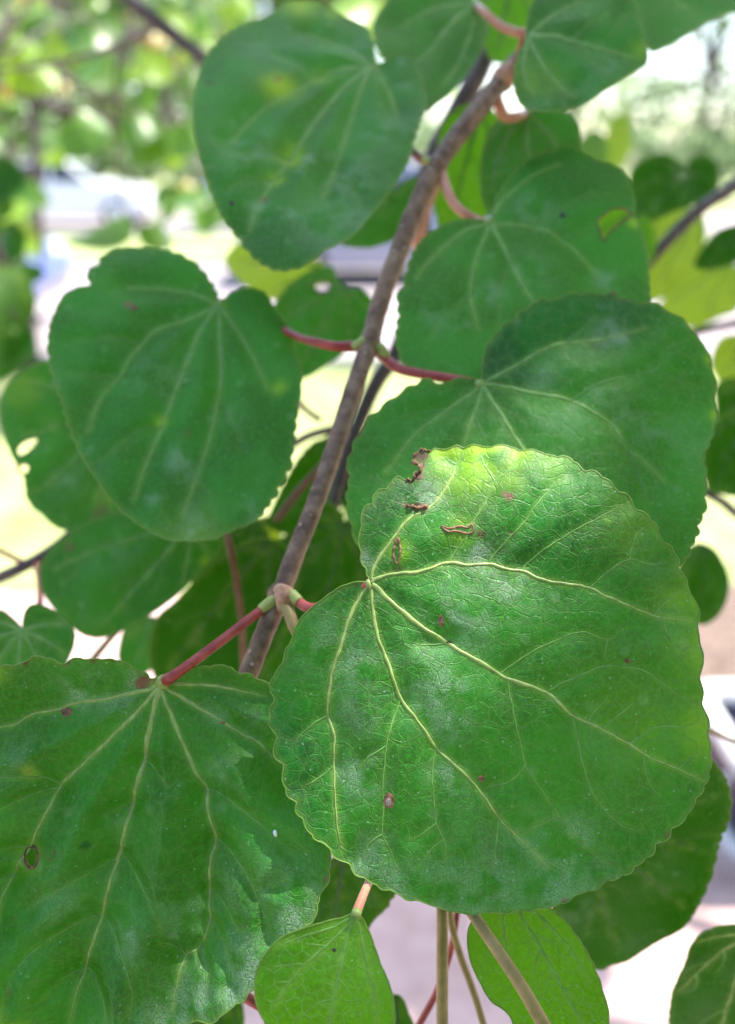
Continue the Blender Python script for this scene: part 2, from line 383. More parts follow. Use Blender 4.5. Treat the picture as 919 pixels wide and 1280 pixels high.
    def h(p):
        dp = seg_dist(p, PVr); z = quilt * (1 - np.exp(-(dp / qw) ** 2))
        if SVr: z = z + quilt2 * (1 - np.exp(-(seg_dist(p, SVr) / .0019) ** 2))
        if NV: z = z + quilt3 * (1 - np.exp(-(net_dist(p) / .0010) ** 2))
        r2 = ((p - cen) ** 2).sum(1) / Rm ** 2
        z = z - dome * r2 + curl * ((p[:, 1] - cen[1]) / Rm) ** 2
        z = z + wave * (np.sin(p[:, 0] / .013 + k1 + 1.3 * np.sin(p[:, 1] / .021 + k2)) * np.cos(p[:, 1] / .015 + k3)) + wave * .35 * np.sin(p[:, 0] / .0052 + p[:, 1] / .0063 + k2)
        if back: z = z - back[1] * np.clip((p[:, 1] - back[0]) / .012, 0, 3) ** 2
        de = np.arctan2(p[:, 1] - cen[1], p[:, 0] - cen[0])
        return z + wave * .5 * np.clip(r2 - .55, 0, 1) * np.sin(de * 9 + k1)
    W = lambda p, z: pl.o + p[:, :1] * pl.e1 + p[:, 1:2] * pl.e2 + np.asarray(z)[:, None] * pl.n
    mm = d / FPX
    def blobs(lst, p, hard=False):
        v = np.zeros(len(p))
        for (x, y, r, s) in lst:
            q = pl.loc([(x, y)])[0]; dd = np.linalg.norm(p - q, axis=1) / (r * mm)
            v = np.maximum(v, s * (np.clip((1.15 - dd) * 4, 0, 1) if hard else np.exp(-dd ** 2)))
        return v
    loops_closed = np.vstack([out, out[:1]])
    def attrs(p):
        dp = seg_dist(p, PVr); ve = np.exp(-(dp / .0007) ** 2)
        if NV: ve = np.maximum(ve, .16 * np.exp(-(net_dist(p) / .0006) ** 2))
        if SVr: ve = np.maximum(ve, .45 * np.exp(-(seg_dist(p, SVr) / .0006) ** 2))
        edge = np.exp(-(seg_dist(p, [loops_closed]) / .0009) ** 2)
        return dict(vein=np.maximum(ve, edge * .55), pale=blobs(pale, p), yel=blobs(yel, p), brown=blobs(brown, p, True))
    hl = [resample(catmull(pl.loc(P(q)), True, 4), spacing * .5, True) for q in holes]
    mt = M[mat] if isinstance(mat, str) else mat
    o = build_blade('leaf', out, PVr, SVr, hl, spacing, h, attrs, mt, W, seed)
    adopt(o, parent)
    if label: o['label'] = label
    # raised veins: low rounded ridges lying on the blade
    for lst, (w0, w1), nm, vm_ in ((PV, vw, 'main_veins', veinmat), (SV, sw, 'side_veins', 'vein_soft' if veinmat == 'vein' else ('vein_net' if veinmat == 'vein_mid' else veinmat)), (NV, (nw * .4, nw * .6), 'vein_net', 'vein_fresh' if veinmat == 'vein_fresh' else 'vein_net')):
        V, F = [], []
        Q_, Z_ = [], []
        for j, v in enumerate(lst):
            q = resample(v, .0007); n = len(q); tn = np.gradient(q, axis=0); tn /= np.linalg.norm(tn, axis=1)[:, None] + 1e-12
            nn = np.stack([-tn[:, 1], tn[:, 0]], 1); s = np.linspace(0, 1, n)
            if lst is not NV: q = q + nn * (.00009 * np.sin(s * n * .9 + j * 2) * np.sin(s * n * .37 + j))[:, None]
            f = 1.0 if (lst is PV and j == 0) else (.72 if lst is PV else 1.0)
            wd = (w0 * f * (1 - s) ** .8 + w1 * (np.clip((1 - s) * 6, .25, 1) if lst is not NV else 1)) * (1 + .18 * np.sin(s * n * .55 + j)); b0 = sum(len(z_) for z_ in Q_)
            for off, lift in ((-.5, -.00003), (-.28, .00010), (.28, .00010), (.5, -.00003)):
                pp = q + nn * (wd * off)[:, None]; Q_.append(pp); Z_.append((.00006 if lst is not NV else .00004) + lift * np.minimum(1, wd / .0006))
            for i in range(n - 1):
                for k in range(3): F.append((b0 + k * n + i, b0 + k * n + i + 1, b0 + (k + 1) * n + i + 1, b0 + (k + 1) * n + i))
        if Q_:
            Q_ = np.vstack(Q_); V = W(Q_, h(Q_) + np.concatenate(Z_))
            vo = fix(mesh_obj(nm, V, F, M[vm_]), o)
            if nm != 'main_veins': vo['kind'] = 'stuff'
    if rim:
        pth = W(out, h(out)); pth = np.vstack([pth, pth[:1]])
        V, F = tube_geo(pth, np.full(len(pth), lip), 5, False); fix(mesh_obj('leaf_margin', V, F, M['margin']), o)
    for q in hl:
        pth = W(q, h(q)); pth = np.vstack([pth, pth[:1]]); rr = .00016 * (1 + 1.0 * rng.random(len(pth))); rr[-1] = rr[0]
        V, F = tube_geo(pth, rr, 6, False); fix(mesh_obj('hole_rim', V, F, M['brownrim']), o)
    for q in scorch:                                               # crinkled dead margin
        c2 = resample(catmull(pl.loc(P(q)), False, 5), .00035); pth = W(c2, h(c2) + .0003 * rng.random(len(c2))) + rng.normal(0, .00020, (len(c2), 3))
        V, F = tube_geo(pth, .00026 * (.3 + 1.5 * rng.random(len(pth))), 7); fix(mesh_obj('scorched_edge', V, F, M['brownrim']), o)
    for (x, y, rx, ry, mname) in spots:                             # dried spots: small crusts lying on the blade
        q = pl.loc([(x, y)])[0]; n = 16; V = []; F = []; rings = ((0, .00016), (.55, .00015), (1, .00003))
        jit = 1 + .10 * rng.normal(0, 1, n)
        for (rf, lift) in rings[1:]:
            a = np.arange(n) / n * 2 * math.pi
            pp = q + np.stack([np.cos(a) * rx * mm * rf * jit, np.sin(a) * ry * mm * rf * jit], 1); V.extend(W(pp, h(pp) + lift))
        V.extend(W(q[None], h(q[None]) + .00012)); 
        for k in range(n):
            k2 = (k + 1) % n; F += [(k, k2, n + k2, n + k), (k, 2 * n, k2)]
        fix(mesh_obj('dried_spot', V, F, M[mname]), o)
    bz = h(b[None])[0]
    return o, W(b[None], np.array([bz]))[0], pl, h
def fix(child, parent):
    """parent a mesh built in world coordinates"""
    child.parent = parent          # the leaf's world matrix is the identity: adopt() undoes its root's offset
    return child
def petiole(lf, basept, pts, r=(.0011, .0009, .0010), mat='petiole'):
    """stalk from the twig to a leaf's base: a part of the leaf"""
    path = catmull([at(*p) for p in P(pts)] + [basept - FWD * -.0003], sub=6)
    rr = np.interp(np.linspace(0, 1, len(path)), np.linspace(0, 1, len(r)), r)
    k = max(3, len(path) // 9); V, F = tube_geo(path[-k:] - FWD * .0002, np.linspace(r[-1] * .9, r[-1] * 1.15, k), 9)
    fix(mesh_obj('petiole_joint', V, F, M['vein']), lf)
    V, F = tube_geo(path, rr, 9); return fix(mesh_obj('petiole', V, F, M[mat]), lf)

# ------------------------------------------------------------------ the setting
def sheet(name, x0, y0, x1, y1, z, mat, nx=1, ny=1):
    xs = np.linspace(x0, x1, nx + 1); ys = np.linspace(y0, y1, ny + 1)
    V = [(x, y, z) for y in ys for x in xs]; F = [(j * (nx + 1) + i, j * (nx + 1) + i + 1, (j + 1) * (nx + 1) + i + 1, (j + 1) * (nx + 1) + i) for j in range(ny) for i in range(nx)]
    o = mesh_obj(name, V, F, mat, smooth=False); o['kind'] = 'structure'; return o
M['lawn'] = speckle_mat('lawn', (.16, .21, .06), (.34, .36, .15), 3.0, .8, .6, .03)
M['paving'] = speckle_mat('pink_paving', (.42, .275, .255), (.58, .42, .395), 9.0, .75, .4, .004)
M['road'] = speckle_mat('pale_road', (.22, .19, .20), (.32, .28, .285), 2.0, .8, .3, .004)
M['kerbstone'] = speckle_mat('kerb_stone', (.42, .39, .36), (.55, .52, .48), 14, .75, .4, .003)
M['soil'] = speckle_mat('bark_mulch', (.06, .042, .032), (.20, .14, .11), 40, .9, .9, .01)
sheet('ground', -150, -120, 150, 180, 0.0, M['lawn'])
sheet('path', -14, -4, 14, 2.6, 0.004, M['paving'])
sheet('road', -60, 6.2, 60, 12.5, 0.004, M['road'])
sheet('parking_road', -60, 17.5, 60, 24, 0.004, M['road'])
def box(V, F, x0, y0, z0, x1, y1, z1, bev=.0):
    b = len(V); V += [(x0, y0, z0), (x1, y0, z0), (x1, y1, z0), (x0, y1, z0), (x0 + bev, y0 + bev, z1), (x1 - bev, y0 + bev, z1), (x1 - bev, y1 - bev, z1), (x0 + bev, y1 - bev, z1)]
    F += [(b, b + 3, b + 2, b + 1), (b + 4, b + 5, b + 6, b + 7)] + [(b + i, b + (i + 1) % 4, b + 4 + (i + 1) % 4, b + 4 + i) for i in range(4)]
for nm, yy in (('kerb', 6.08), ('kerb', 12.5), ('kerb', 17.38)):
    V, F = [], []; box(V, F, -14 if yy == 3.0 else -60, yy + .001, -.02, 14 if yy == 3.0 else 60, yy + .12, .10, .01)
    k = mesh_obj(nm, V, F, M['kerbstone'], smooth=False); k['kind'] = 'structure'
# round bed of mulch beside the path
n = 48; V = [(1.75 + (1.0 + .05 * math.sin(3 * a)) * math.cos(a), 2.1 + .62 * math.sin(a), .009) for a in [2 * math.pi * i / n for i in range(n)]]
V += [(x * .5 + 1.75 * .5, y * .5 + 2.1 * .5, .05) for x, y, z in V]
F = [(i, (i + 1) % n, n + (i + 1) % n, n + i) for i in range(n)] + [tuple(range(n, 2 * n))]
o = mesh_obj('planting_bed', V, F, M['soil']); o['kind'] = 'structure'

# ---- trees
def leaf_cloud(centers, n, size, squash=.75, rim=.35, gaps=()):
    V, F = [], []
    cs = np.array([c[:3] for c in centers]); rs = np.array([c[3] for c in centers]); pr = rs ** 2 / (rs ** 2).sum()
    idx = rng.choice(len(cs), n, p=pr); d = rng.normal(size=(n, 3)); d /= np.linalg.norm(d, axis=1)[:, None]
    rad = rs[idx] * (rim + (1 - rim) * rng.random(n) ** .6) * (1 + .12 * rng.normal(size=n)); p = cs[idx] + d * rad[:, None] * np.array([1, 1, squash])
    sd = np.array(sdir)
    for i in range(n):
        a = rng.normal(size=3); a[2] = a[2] * .5 - .3; a /= np.linalg.norm(a); b = np.cross(a, rng.normal(size=3)); b /= np.linalg.norm(b) + 1e-9; c = np.cross(a, b)
        s = size * (.6 + .8 * rng.random()); k = len(V); q = p[i]
        V += [q - a * s * .5, q + b * s * .42 + c * s * .1 - a * s * .12, q + b * s * .3 + c * s * .06 + a * s * .28, q + a * s * .5, q - b * s * .3 + c * s * .06 + a * s * .28, q - b * s * .42 + c * s * .1 - a * s * .12]
        if gaps and any(np.linalg.norm(np.cross(np.array(V[k:] + [q, q - a * s * .25, q + a * s * .25]) - g, sd), axis=1).min() < r_ for g, r_ in gaps):
            del V[k:]; continue                                     # an opening the sun shines through
        F += [(k, k + 1, k + 2, k + 3), (k, k + 3, k + 4, k + 5)]
    return V, F
def crown_mat(name, c1, c2, trc, tr=.4):
    m, t, b, out = new_mat(name); g = node(t, 'ShaderNodeNewGeometry'); tc = node(t, 'ShaderNodeTexCoord')
    f = noise(t, tc.outputs['Object'], .9, 2); mixf = math_(t, 'MULTIPLY_ADD', g.outputs['Random Per Island'], .6, math_(t, 'MULTIPLY', f, .4), clamp=True)
    t.links.new(mixc(t, mixf, c1, c2), b.inputs['Base Color']); b.inputs['Roughness'].default_value = .45
    trn = node(t, 'ShaderNodeBsdfTranslucent'); trn.inputs[0].default_value = (*trc, 1)
    ms = node(t, 'ShaderNodeMixShader'); ms.inputs[0].default_value = tr
    t.links.new(b.outputs[0], ms.inputs[1]); t.links.new(trn.outputs[0], ms.inputs[2]); t.links.new(ms.outputs[0], out.inputs['Surface']); return m
M['crown_a'] = crown_mat('crown_green', (.035, .10, .015), (.10, .19, .03), (.22, .40, .03))
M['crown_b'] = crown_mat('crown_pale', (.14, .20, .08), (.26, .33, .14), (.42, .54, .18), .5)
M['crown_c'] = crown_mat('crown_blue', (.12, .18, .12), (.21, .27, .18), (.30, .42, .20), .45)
M['crown_y'] = crown_mat('crown_mixed', (.05, .13, .015), (.20, .24, .03), (.34, .46, .04), .45)
def tree(name, label, x, y, h, crown, trunk_r, mat, nleaf, lsize, trunk_top=None, lean=(0, 0), group=None, squash=.8, gaps=()):
    root = empty(name, (x, y, 0), label, 'tree', group)
    tt = trunk_top or h * .6; path = catmull([(x, y, -.03), (x + lean[0] * .3 + .05, y, tt * .4), (x + lean[0], y + lean[1], tt)], sub=6)
    V, F = tube_geo(path, np.linspace(trunk_r * 1.15, trunk_r * .55, len(path)), 12)
    for (cx, cy, cz, cr) in crown:                                  # limbs into the clumps
        k = len(V); p0 = path[int(len(path) * (.55 + .4 * rng.random()))]; p3 = np.array([cx, cy, cz])
        lp = catmull([p0, p0 * .6 + p3 * .4 + np.array([0, 0, .12 * cr]), p3], sub=5); v, f = tube_geo(lp, np.linspace(trunk_r * .42, trunk_r * .1, len(lp)), 7)
        V += v; F += [tuple(i + k for i in q) for q in f]
    adopt(mesh_obj('trunk', V, F, M['bark_dark']), root)
    V, F = leaf_cloud(crown, nleaf, lsize, squash, gaps=gaps); adopt(mesh_obj('crown', V, F, mat, smooth=False), root); return root
# the tree whose boughs hang over the camera: it casts the shade here
rng = np.random.default_rng(21)
cl = [(.95 + 1.0 * (rng.random() - .5), .80 + .9 * (rng.random() - .5), 3.3 + .9 * rng.random(), .42 + .2 * rng.random()) for i in range(15)]
cl += [(1.45 + .8 * (rng.random() - .5), 2.35 + .7 * (rng.random() - .5), 3.5 + .8 * rng.random(), .36) for i in range(8)]
cl += [(1.5 + 1.9 * rng.random(), -2.6 + 2.7 * rng.random(), 1.7 + 2.6 * rng.random(), .6 + .2 * rng.random()) for i in range(26)]  # clumps added out of view at the right to cut sky light there
tree('shade_tree', 'broad leafy tree standing over the branch and shading it', 2.7, 1.2, 5, cl, .13, M['crown_a'], 13000, .11, 3.0, (-.6, .2), gaps=[(at(726, 348, .160), .022)])
rng = np.random.default_rng(5)
cb = [(-1.0 + 4.5 * (rng.random() - .5), -3.3 + 1.3 * (rng.random() - .5), .9 + 2.6 * rng.random(), .7) for i in range(26)]
tree('shade_tree', 'unseen dense tree added behind the viewing place to block low sky light', -.6, -3.6, 4, cb, .12, M['crown_a'], 9000, .13, 2.6)  # added unseen tree that blocks the low sky behind the camera
# trees farther off
def clump(cx, cy, z0, z1, rx, ry, r, n):
    return [(cx + rx * (2 * rng.random() - 1), cy + ry * (2 * rng.random() - 1), z0 + (z1 - z0) * rng.random(), r * (.7 + .6 * rng.random())) for _ in range(n)]
tree('park_tree', 'mid green tree with thin dark trunk rising by the parked blue car', -2.55, 6.0, 4.5, clump(-2.4, 6.0, 1.9, 4.2, 1.7, .9, .55, 16), .055, M['crown_a'], 3800, .12, 2.6)
tree('park_tree', 'pale sunlit tree on the far lawn beyond the cars', 6.2, 27, 9, clump(6.5, 27, 2.6, 8.5, 3.6, 2, 1.5, 16), .20, M['crown_b'], 1700, .34, 5)
tree('park_tree', 'greyish green conical tree standing behind the pale sunlit tree', 12.5, 33, 10, clump(12.5, 33, 1.2, 9, 3, 2, 1.5, 14), .22, M['crown_c'], 1500, .36, 6)
tree('park_tree', 'dense green tree at the far left end of the lawn', -12.5, 30, 9, clump(-12.5, 30, 2.8, 9, 4.5, 2.5, 1.7, 16), .24, M['crown_a'], 5200, .36, 5)
tree('park_tree', 'yellowish green tree between the far lawn and the houses', -3.5, 36, 10, clump(-3.5, 36, 3.4, 10, 4.2, 2.5, 1.8, 16), .25, M['crown_y'], 5200, .4, 6)
hv = clump(6, 44, .4, 2.4, 34, .8, 1.4, 120); V, F = leaf_cloud(hv, 6000, .5, .8); o = mesh_obj('hedge', V, F, M['crown_c'], smooth=False)
tag(o, 'long clipped pale green hedge closing off the far lawn', 'hedge')

# ---- parked cars
def paint(name, col, rough=.25, metal=0.0, coat=.6):
    m, t, b, o = new_mat(name); tc = node(t, 'ShaderNodeTexCoord'); f = noise(t, tc.outputs['Object'], 30, 4)
    t.links.new(mixc(t, f, tuple(c * .9 for c in col), col), b.inputs['Base Color']); b.inputs['Roughness'].default_value = rough; b.inputs['Metallic'].default_value = metal
    b.inputs['Coat Weight'].default_value = coat; return m
M['tyre'] = speckle_mat('tyre_rubber', (.012, .012, .013), (.03, .03, .03), 40, .8, .2, .001)
M['glass'] = paint('car_glass', (.02, .025, .03), .04, 0, 1.0); M['chrome'] = paint('bright_metal', (.7, .7, .72), .2, 1.0, 0)
M['lens'] = paint('lamp_lens', (.75, .75, .78), .1); M['redlens'] = paint('tail_lens', (.35, .01, .012), .1)
def car(loc, rz, col, label):
    root = empty('parked_car', loc, label, 'car', 'cars parked on the roads behind'); L = Matrix.Translation(Vector(loc)) @ Matrix.Rotation(rz, 4, 'Z')
    def part(name, V, F, mat, par=None, smooth=False):
        o = mesh_obj(name, [L @ Vector(v) for v in V], F, mat, smooth=smooth); return adopt(o, root) if par is None else fix(o, par)
    def extrude(profile, half, taper=None):
        n = len(profile); V = []
        for sy in (-1, 1):
            for (x, z) in profile: V.append((x, sy * (half - (taper(z) if taper else 0)), z))
        F = [tuple(range(n)), tuple(range(2 * n - 1, n - 1, -1))] + [(i, i + n, (i + 1) % n + n, (i + 1) % n) for i in range(n)]
        return V, F
    tp = lambda z: max(0, (z - .55)) * .10 + max(0, z - .88) * .30 + max(0, .35 - z) * .3
    body = [(-2.12, .34), (-2.14, .62), (-2.05, .86), (-1.55, .93), (-.95, 1.36), (-.35, 1.45), (.35, 1.43), (1.0, .98), (1.75, .86), (2.10, .70), (2.16, .45), (2.08, .26), (1.75, .24), (1.68, .46), (1.42, .63), (1.16, .46), (1.08, .22), (-1.0, .22), (-1.08, .46), (-1.34, .63), (-1.60, .46), (-1.68, .26)]
    V, F = extrude(body, .88, tp); b = part('body', V, F, col); md = b.modifiers.new('b', 'BEVEL'); md.width = .03; md.segments = 2
    for sy in (-1, 1):
        for nm, q in (('side_window', [(-.88, 1.30), (-.38, 1.38), (-.05, 1.385), (-.05, .98), (-1.25, .98)]), ('side_window', [(.02, 1.385), (.34, 1.36), (.86, .98), (.02, .98)])):
            V = [(x, sy * (.88 - tp(z) + .006), z) for x, z in q]; V += [(x, sy * (.88 - tp(z) - .01), z) for x, z in q]; n = len(q)
            part(nm, V, [tuple(range(n))] + [(i, (i + 1) % n, n + (i + 1) % n, n + i) for i in range(n)], M['glass'])
    for nm, a, c in (('windscreen', (.42, 1.38), (.95, 1.02)), ('rear_window', (-1.0, 1.31), (-1.48, .97))):
        sx = .012 if a[0] > 0 else -.012; V = [(x + sx * k, sy * (.80 - tp(z)), z + .012 * k) for k in (1, -1) for (x, z) in (a, c) for sy in (-1, 1)]
        part(nm, V, [(0, 1, 3, 2), (4, 6, 7, 5), (0, 2, 6, 4), (1, 5, 7, 3), (0, 4, 5, 1), (2, 3, 7, 6)], M['glass'])
    for sx, mm_, nm in ((1, 'lens', 'headlight'), (-1, 'redlens', 'tail_light')):
        for sy in (-1, 1):
            V, F = [], []; x = 2.02 if sx > 0 else -2.135; box(V, F, x, sy * .62 - .15, .60, x + .10, sy * .62 + .15, .74, .02); part(nm, V, F, M[mm_])
    for wx in (1.42, -1.34):
        for sy in (-1, 1):
            ring = [(.20, -.10), (.31, -.10), (.325, -.05), (.325, .05), (.31, .10), (.20, .10)]; n = 28; V = []; F = []
            for k in range(n):
                a = 2 * math.pi * k / n
                V += [(wx + r * math.cos(a), sy * .76 + w_, .325 + r * math.sin(a)) for r, w_ in ring]
            for k in range(n):
                for j in range(6): F.append((k * 6 + j, k * 6 + (j + 1) % 6, ((k + 1) % n) * 6 + (j + 1) % 6, ((k + 1) % n) * 6 + j))
            wh = part('wheel', V, F, M['tyre'], smooth=True); V = [(wx, sy * .835, .325)]; F = []
            for k in range(20):
                a = 2 * math.pi * k / 20; V += [(wx + .205 * math.cos(a), sy * .82, .325 + .205 * math.sin(a)), (wx + .07 * math.cos(a), sy * .845, .325 + .07 * math.sin(a))]
            for k in range(20):
                k2 = (k + 1) % 20; F.append((1 + 2 * k, 1 + 2 * k2, 2 + 2 * k2, 2 + 2 * k)); F.append((0, 2 + 2 * k, 2 + 2 * k2))
            part('rim', V, F, M['chrome'], wh)
    return root
car((-5.15, 7.55, .004), R(3), paint('paint_blue', (.12, .16, .46)), 'blue car parked on the nearer road by the thin tree')
car((-7.2, 20.4, .004), R(-2), paint('paint_white', (.78, .78, .80), .3), 'white car parked on the farther road behind the lawn')
car((-2.3, 20.9, .004), R(2), paint('paint_lilac', (.42, .42, .62), .3, .2), 'pale lilac grey car parked on the farther road beside the white one')
car((.45, 11.3, .004), R(4), paint('paint_slate', (.30, .32, .42), .3, .3), 'slate grey car parked across the nearer road')

# ---- navy tub with white rim and handle on the path, at the lower right
M['white_plastic'] = paint('white_plastic', (.78, .77, .80), .35, 0, .2); M['navy'] = speckle_mat('navy_plastic', (.010, .012, .032), (.022, .026, .06), 60, .45, .1, .0006)
def tub(x0, x1, y0, y1, h_):
    root = empty('storage_tub', ((x0 + x1) / 2, (y0 + y1) / 2, .004), 'dark navy plastic tub with white rim and white base on the path', 'tub')
    def rr(inset, z, rad, n=6):
        xa, xb, ya, yb = x0 + inset, x1 - inset, y0 + inset, y1 - inset; L = []
        for cx, cy, a0 in ((xb - rad, yb - rad, 0), (xa + rad, yb - rad, 90), (xa + rad, ya + rad, 180), (xb - rad, ya + rad, 270)):
            for k in range(n + 1): a = R(a0 + 90 * k / n); L.append((cx + rad * math.cos(a), cy + rad * math.sin(a), z))
        return L
    def loft(name, rings, mat, close=True):
        n = len(rings[0]); V = [v for r in rings for v in r]; F = []
        for j in range(len(rings) - 1):
            for i in range(n): F.append((j * n + i, j * n + (i + 1) % n, (j + 1) * n + (i + 1) % n, (j + 1) * n + i))
        if close: F.append(tuple(range(n))[::-1]); F.append(tuple((len(rings) - 1) * n + i for i in range(n)))
        return adopt(mesh_obj(name, V, F, mat), root)
    loft('body', [rr(.045, .035, .05), rr(.03, .12, .055), rr(.02, h_ - .045, .06), rr(.035, h_ - .05, .05), rr(.06, .06, .04)], M['navy'])
    loft('rim', [rr(.016, h_ - .05, .06), rr(.0, h_ - .04, .065), rr(-.004, h_ - .01, .065), rr(.012, h_, .06), rr(.03, h_ - .004, .05), rr(.032, h_ - .05, .05)], M['white_plastic'], False)
    loft('base', [rr(.035, .004, .05), rr(.028, .012, .055), rr(.030, .04, .055), rr(.05, .045, .045)], M['white_plastic'])
    hx = x0 - .004; stem('handle', catmull([(hx + .01, y0 + .07, h_ - .075), (hx - .03, y0 + .09, h_ - .085), (hx - .034, (y0 + y1) / 2, h_ - .09), (hx - .03, y1 - .09, h_ - .085), (hx + .01, y1 - .07, h_ - .075)], sub=6), (.010, .011, .010), 'white_plastic', root, world=True)
tub(.81, 1.36, 1.32, 1.66, .30)
# ------------------------------------------------------------------ the branch in focus
mb = empty('leafy_branch', at(650, 60, .232), 'brown twig with large round green leaves on red stalks hanging in the open', 'branch', None)
stem('twig', '800,-90,.275 720,0,.252 668,58,.238 645,80,.2325 628,100,.227 600,135,.222 572,170,.2175 548,205,.214 527,245,.210 510,285,.206 497,320,.203 485,350,.200 472,390,.197 463,425,.194 446,476,.189 428,530,.185 410,585,.181 390,640,.177 370,690,.173 350,745,.169 331,790,.167 312,838,.1665 285,900,.167 250,1000,.172 220,1150,.18 200,1400,.19',
     (.0030, .0028, .0027, .0025, .0024, .0022, .0021, .0021, .0021, .0020), 'bark', mb, 14, .10)
def ring(x, y, d, r, h_, axis_px, mat, name='node_ring'):
    a, b = at(x - axis_px[0], y - axis_px[1], d), at(x + axis_px[0], y + axis_px[1], d); t = (b - a) / np.linalg.norm(b - a); c = at(x, y, d)
    prof = [(-1.6, .96), (-1, 1.05), (-.5, 1.16), (0, 1.2), (.4, 1.12), (1, 1.04), (1.6, .96)]
    V, F = tube_geo([c + t * h_ * p for p, _ in prof], [r * q * (1 + .05 * rng.random()) for _, q in prof], 14); return adopt(mesh_obj(name, V, F, M[mat]), mb)
ring(350, 744, .169, .00235, .0011, (-4, 10), 'bark'); ring(463, 426, .194, .0023, .0009, (-3, 10), 'bark'); ring(546, 207, .2138, .0026, .0010, (-5, 9), 'bark')
ring(628, 100, .2268, .0029, .0012, (-8, 9), 'scar', 'bud_scar')
# leaf with the torn brown corner (in focus)
A_out = '464,722 460.6,719 452.4,700 450,680.4 450.8,660.8 453.4,642.8 458,631.4 465,629 467,620 475,610 484,610 486,605 490,599 498,593 508,598 517.7,595.5 517.7,587 525,585.7 522.6,576 516.7,569.4 519.4,561.2 529,555.3 539,558 545.5,553 558,554.5 573,549 581,552 588,550.4 597.7,548 609.8,552.4 629.4,549.8 645.7,552.4 653.9,558 673.5,556.3 688,564.5 707.7,566 722.4,572.6 730.6,584 747,587.3 763.2,598.8 769.8,608.6 786,616.7 796,633 812,644.5 825.3,660.8 827,672.2 841.6,683.6 850.7,700 851.4,711.4 861,726 866,742.4 877.5,762 875.9,781.6 877.5,801 881.4,824 875.9,846.5 881.4,866 880,882.4 887.3,902 887.3,921.6 891.5,944.5 890.6,967.3 884,987 871,1003.2 861,1019.5 851.4,1029.3 841.6,1037.5 836.7,1047.3 822,1057 815.5,1070 799,1081.6 792.6,1089.7 778,1098 756.7,1106 743.6,1115.8 720.8,1120.7 711,1130.5 694.6,1135.4 676.7,1138.7 665.6,1141.8 650,1141 634,1144.5 612,1143 592.5,1146 571.6,1143 548,1136.6 524.6,1127.7 508,1126 493,1115.7 477.6,1113 470,1107.7 459,1101 444.3,1094.6 434.5,1081.6 418,1073.4 410,1062 403.5,1053.8 390.4,1047.3 380.6,1029.3 370.8,1014.6 368.5,1001.6 357.7,991.8 354.5,977 352.9,957.5 343,944.5 343.7,920 336.5,905.3 337,889 342.4,872.6 335.9,861 341.4,845 346.3,838.7 354.5,824 357.7,811 366,798 369,785 382,767 401.8,750.6 424.7,734.3 444.3,727.7 460.6,727'
A_pr = ['465,730 470.4,734 493,755.5 522.6,780 558.5,803 584.7,819 614,835.5 636,849 681.6,864.5 711,890.6 730.6,901.4 756.7,913.5 789.4,931.4 812,946 841.6,959 871,972 887,980',
  '465,728 470.4,722.8 493,717 519,715.6 539,709.8 561.8,703 584.6,706 613,705 636,711.4 654,713 675,723 707.7,729.4 740.4,734.3 756.7,744 786,755.5 822,770 851,773.4 874,778',
  '464,732 464.5,739 467,768.5 473.6,798 483.4,824 490,841 501.4,874 517.7,894 532.4,915 545.5,934.7 571.6,959 588,974 604,994 625,1024 649,1049 671.8,1070 686.5,1086.5',
  '463,731 459,734 444.3,755.5 432.8,785 423,817.5 414,845 409.3,894 417.5,920 416.5,960.8 418.8,996.7 420.8,1032.6 428,1065',
  '464.5,724 465.5,716 473.6,698 493,670.6 512.8,646 527,640 542,629.8 555,612 568,589 571.6,574']
A_se = ['561.8,703 573,683.6 583,670.6 591,652.6 603,634 609.8,621.6 619.6,598.8 636,587 647.3,571 649,559.6', '613,705 614.7,696.7 632.6,677 654,654 667,636 680,620 694.7,603.7 712.6,594', '654,713 657,706.5 678.4,688.5 707.7,669 743.7,649.4 769.8,636 792.6,626.5', '740,734 743.7,729.4 763,713 787.7,698.4 815.5,705 841.6,700', '787.7,698.4 796,670.6 804,662',
  '822,770 828.5,758.7 848,742.4 858,738', '822,770 833.4,781.6 848,811 870,810', '571.6,574 558,566', '571.6,574 581,566 584,556', '619.6,598.8 606,572 604,556', '501.4,874 491.6,898.8 483.4,931.4 480,964 478.5,987 479.5,1009.8 478.5,1044 490,1068.5 495,1091', '545.5,934.7 540.6,960.8 542.2,996.7 545.5,1029 555,1049 558.5,1075', '625,1024 620.6,1062 617.3,1088', '409.3,894 385.5,910 366,928', '478.5,1044 462,1056 452,1076',
  '634,849 640.8,889 649,923 657,956 676.7,987 701,1021 717.5,1047 740.4,1068.5 763,1085', '716,894 724,934.7 733.9,974 747,1000 766.5,1023 786,1036 805.7,1039', '805.7,943 812,977 826,996', '685.5,864 707.7,851.4 735,840 760,832 796,836 809,840 828.5,853 854.6,872.6 876,871', '626,842 649,824 685,804.5 727.3,789.8 760,799.5 781,787', '760,799.5 757,820', '789,931 812,915 828.5,908.6 861,909', '753.5,912 769.8,898.8 792.6,879', '735,904 747,885.7 760,874', '853,964 860,956 877.5,944.5', '558,803 540,806 522,806', '545,1029 530,1042 515,1050', '657,956 640,975 610,985', '701,1021 680,1030 650,1048', '416.5,960 396,975 380,984', '555,1049 540,1062 530,1080', '484,931 462,946 452,958']
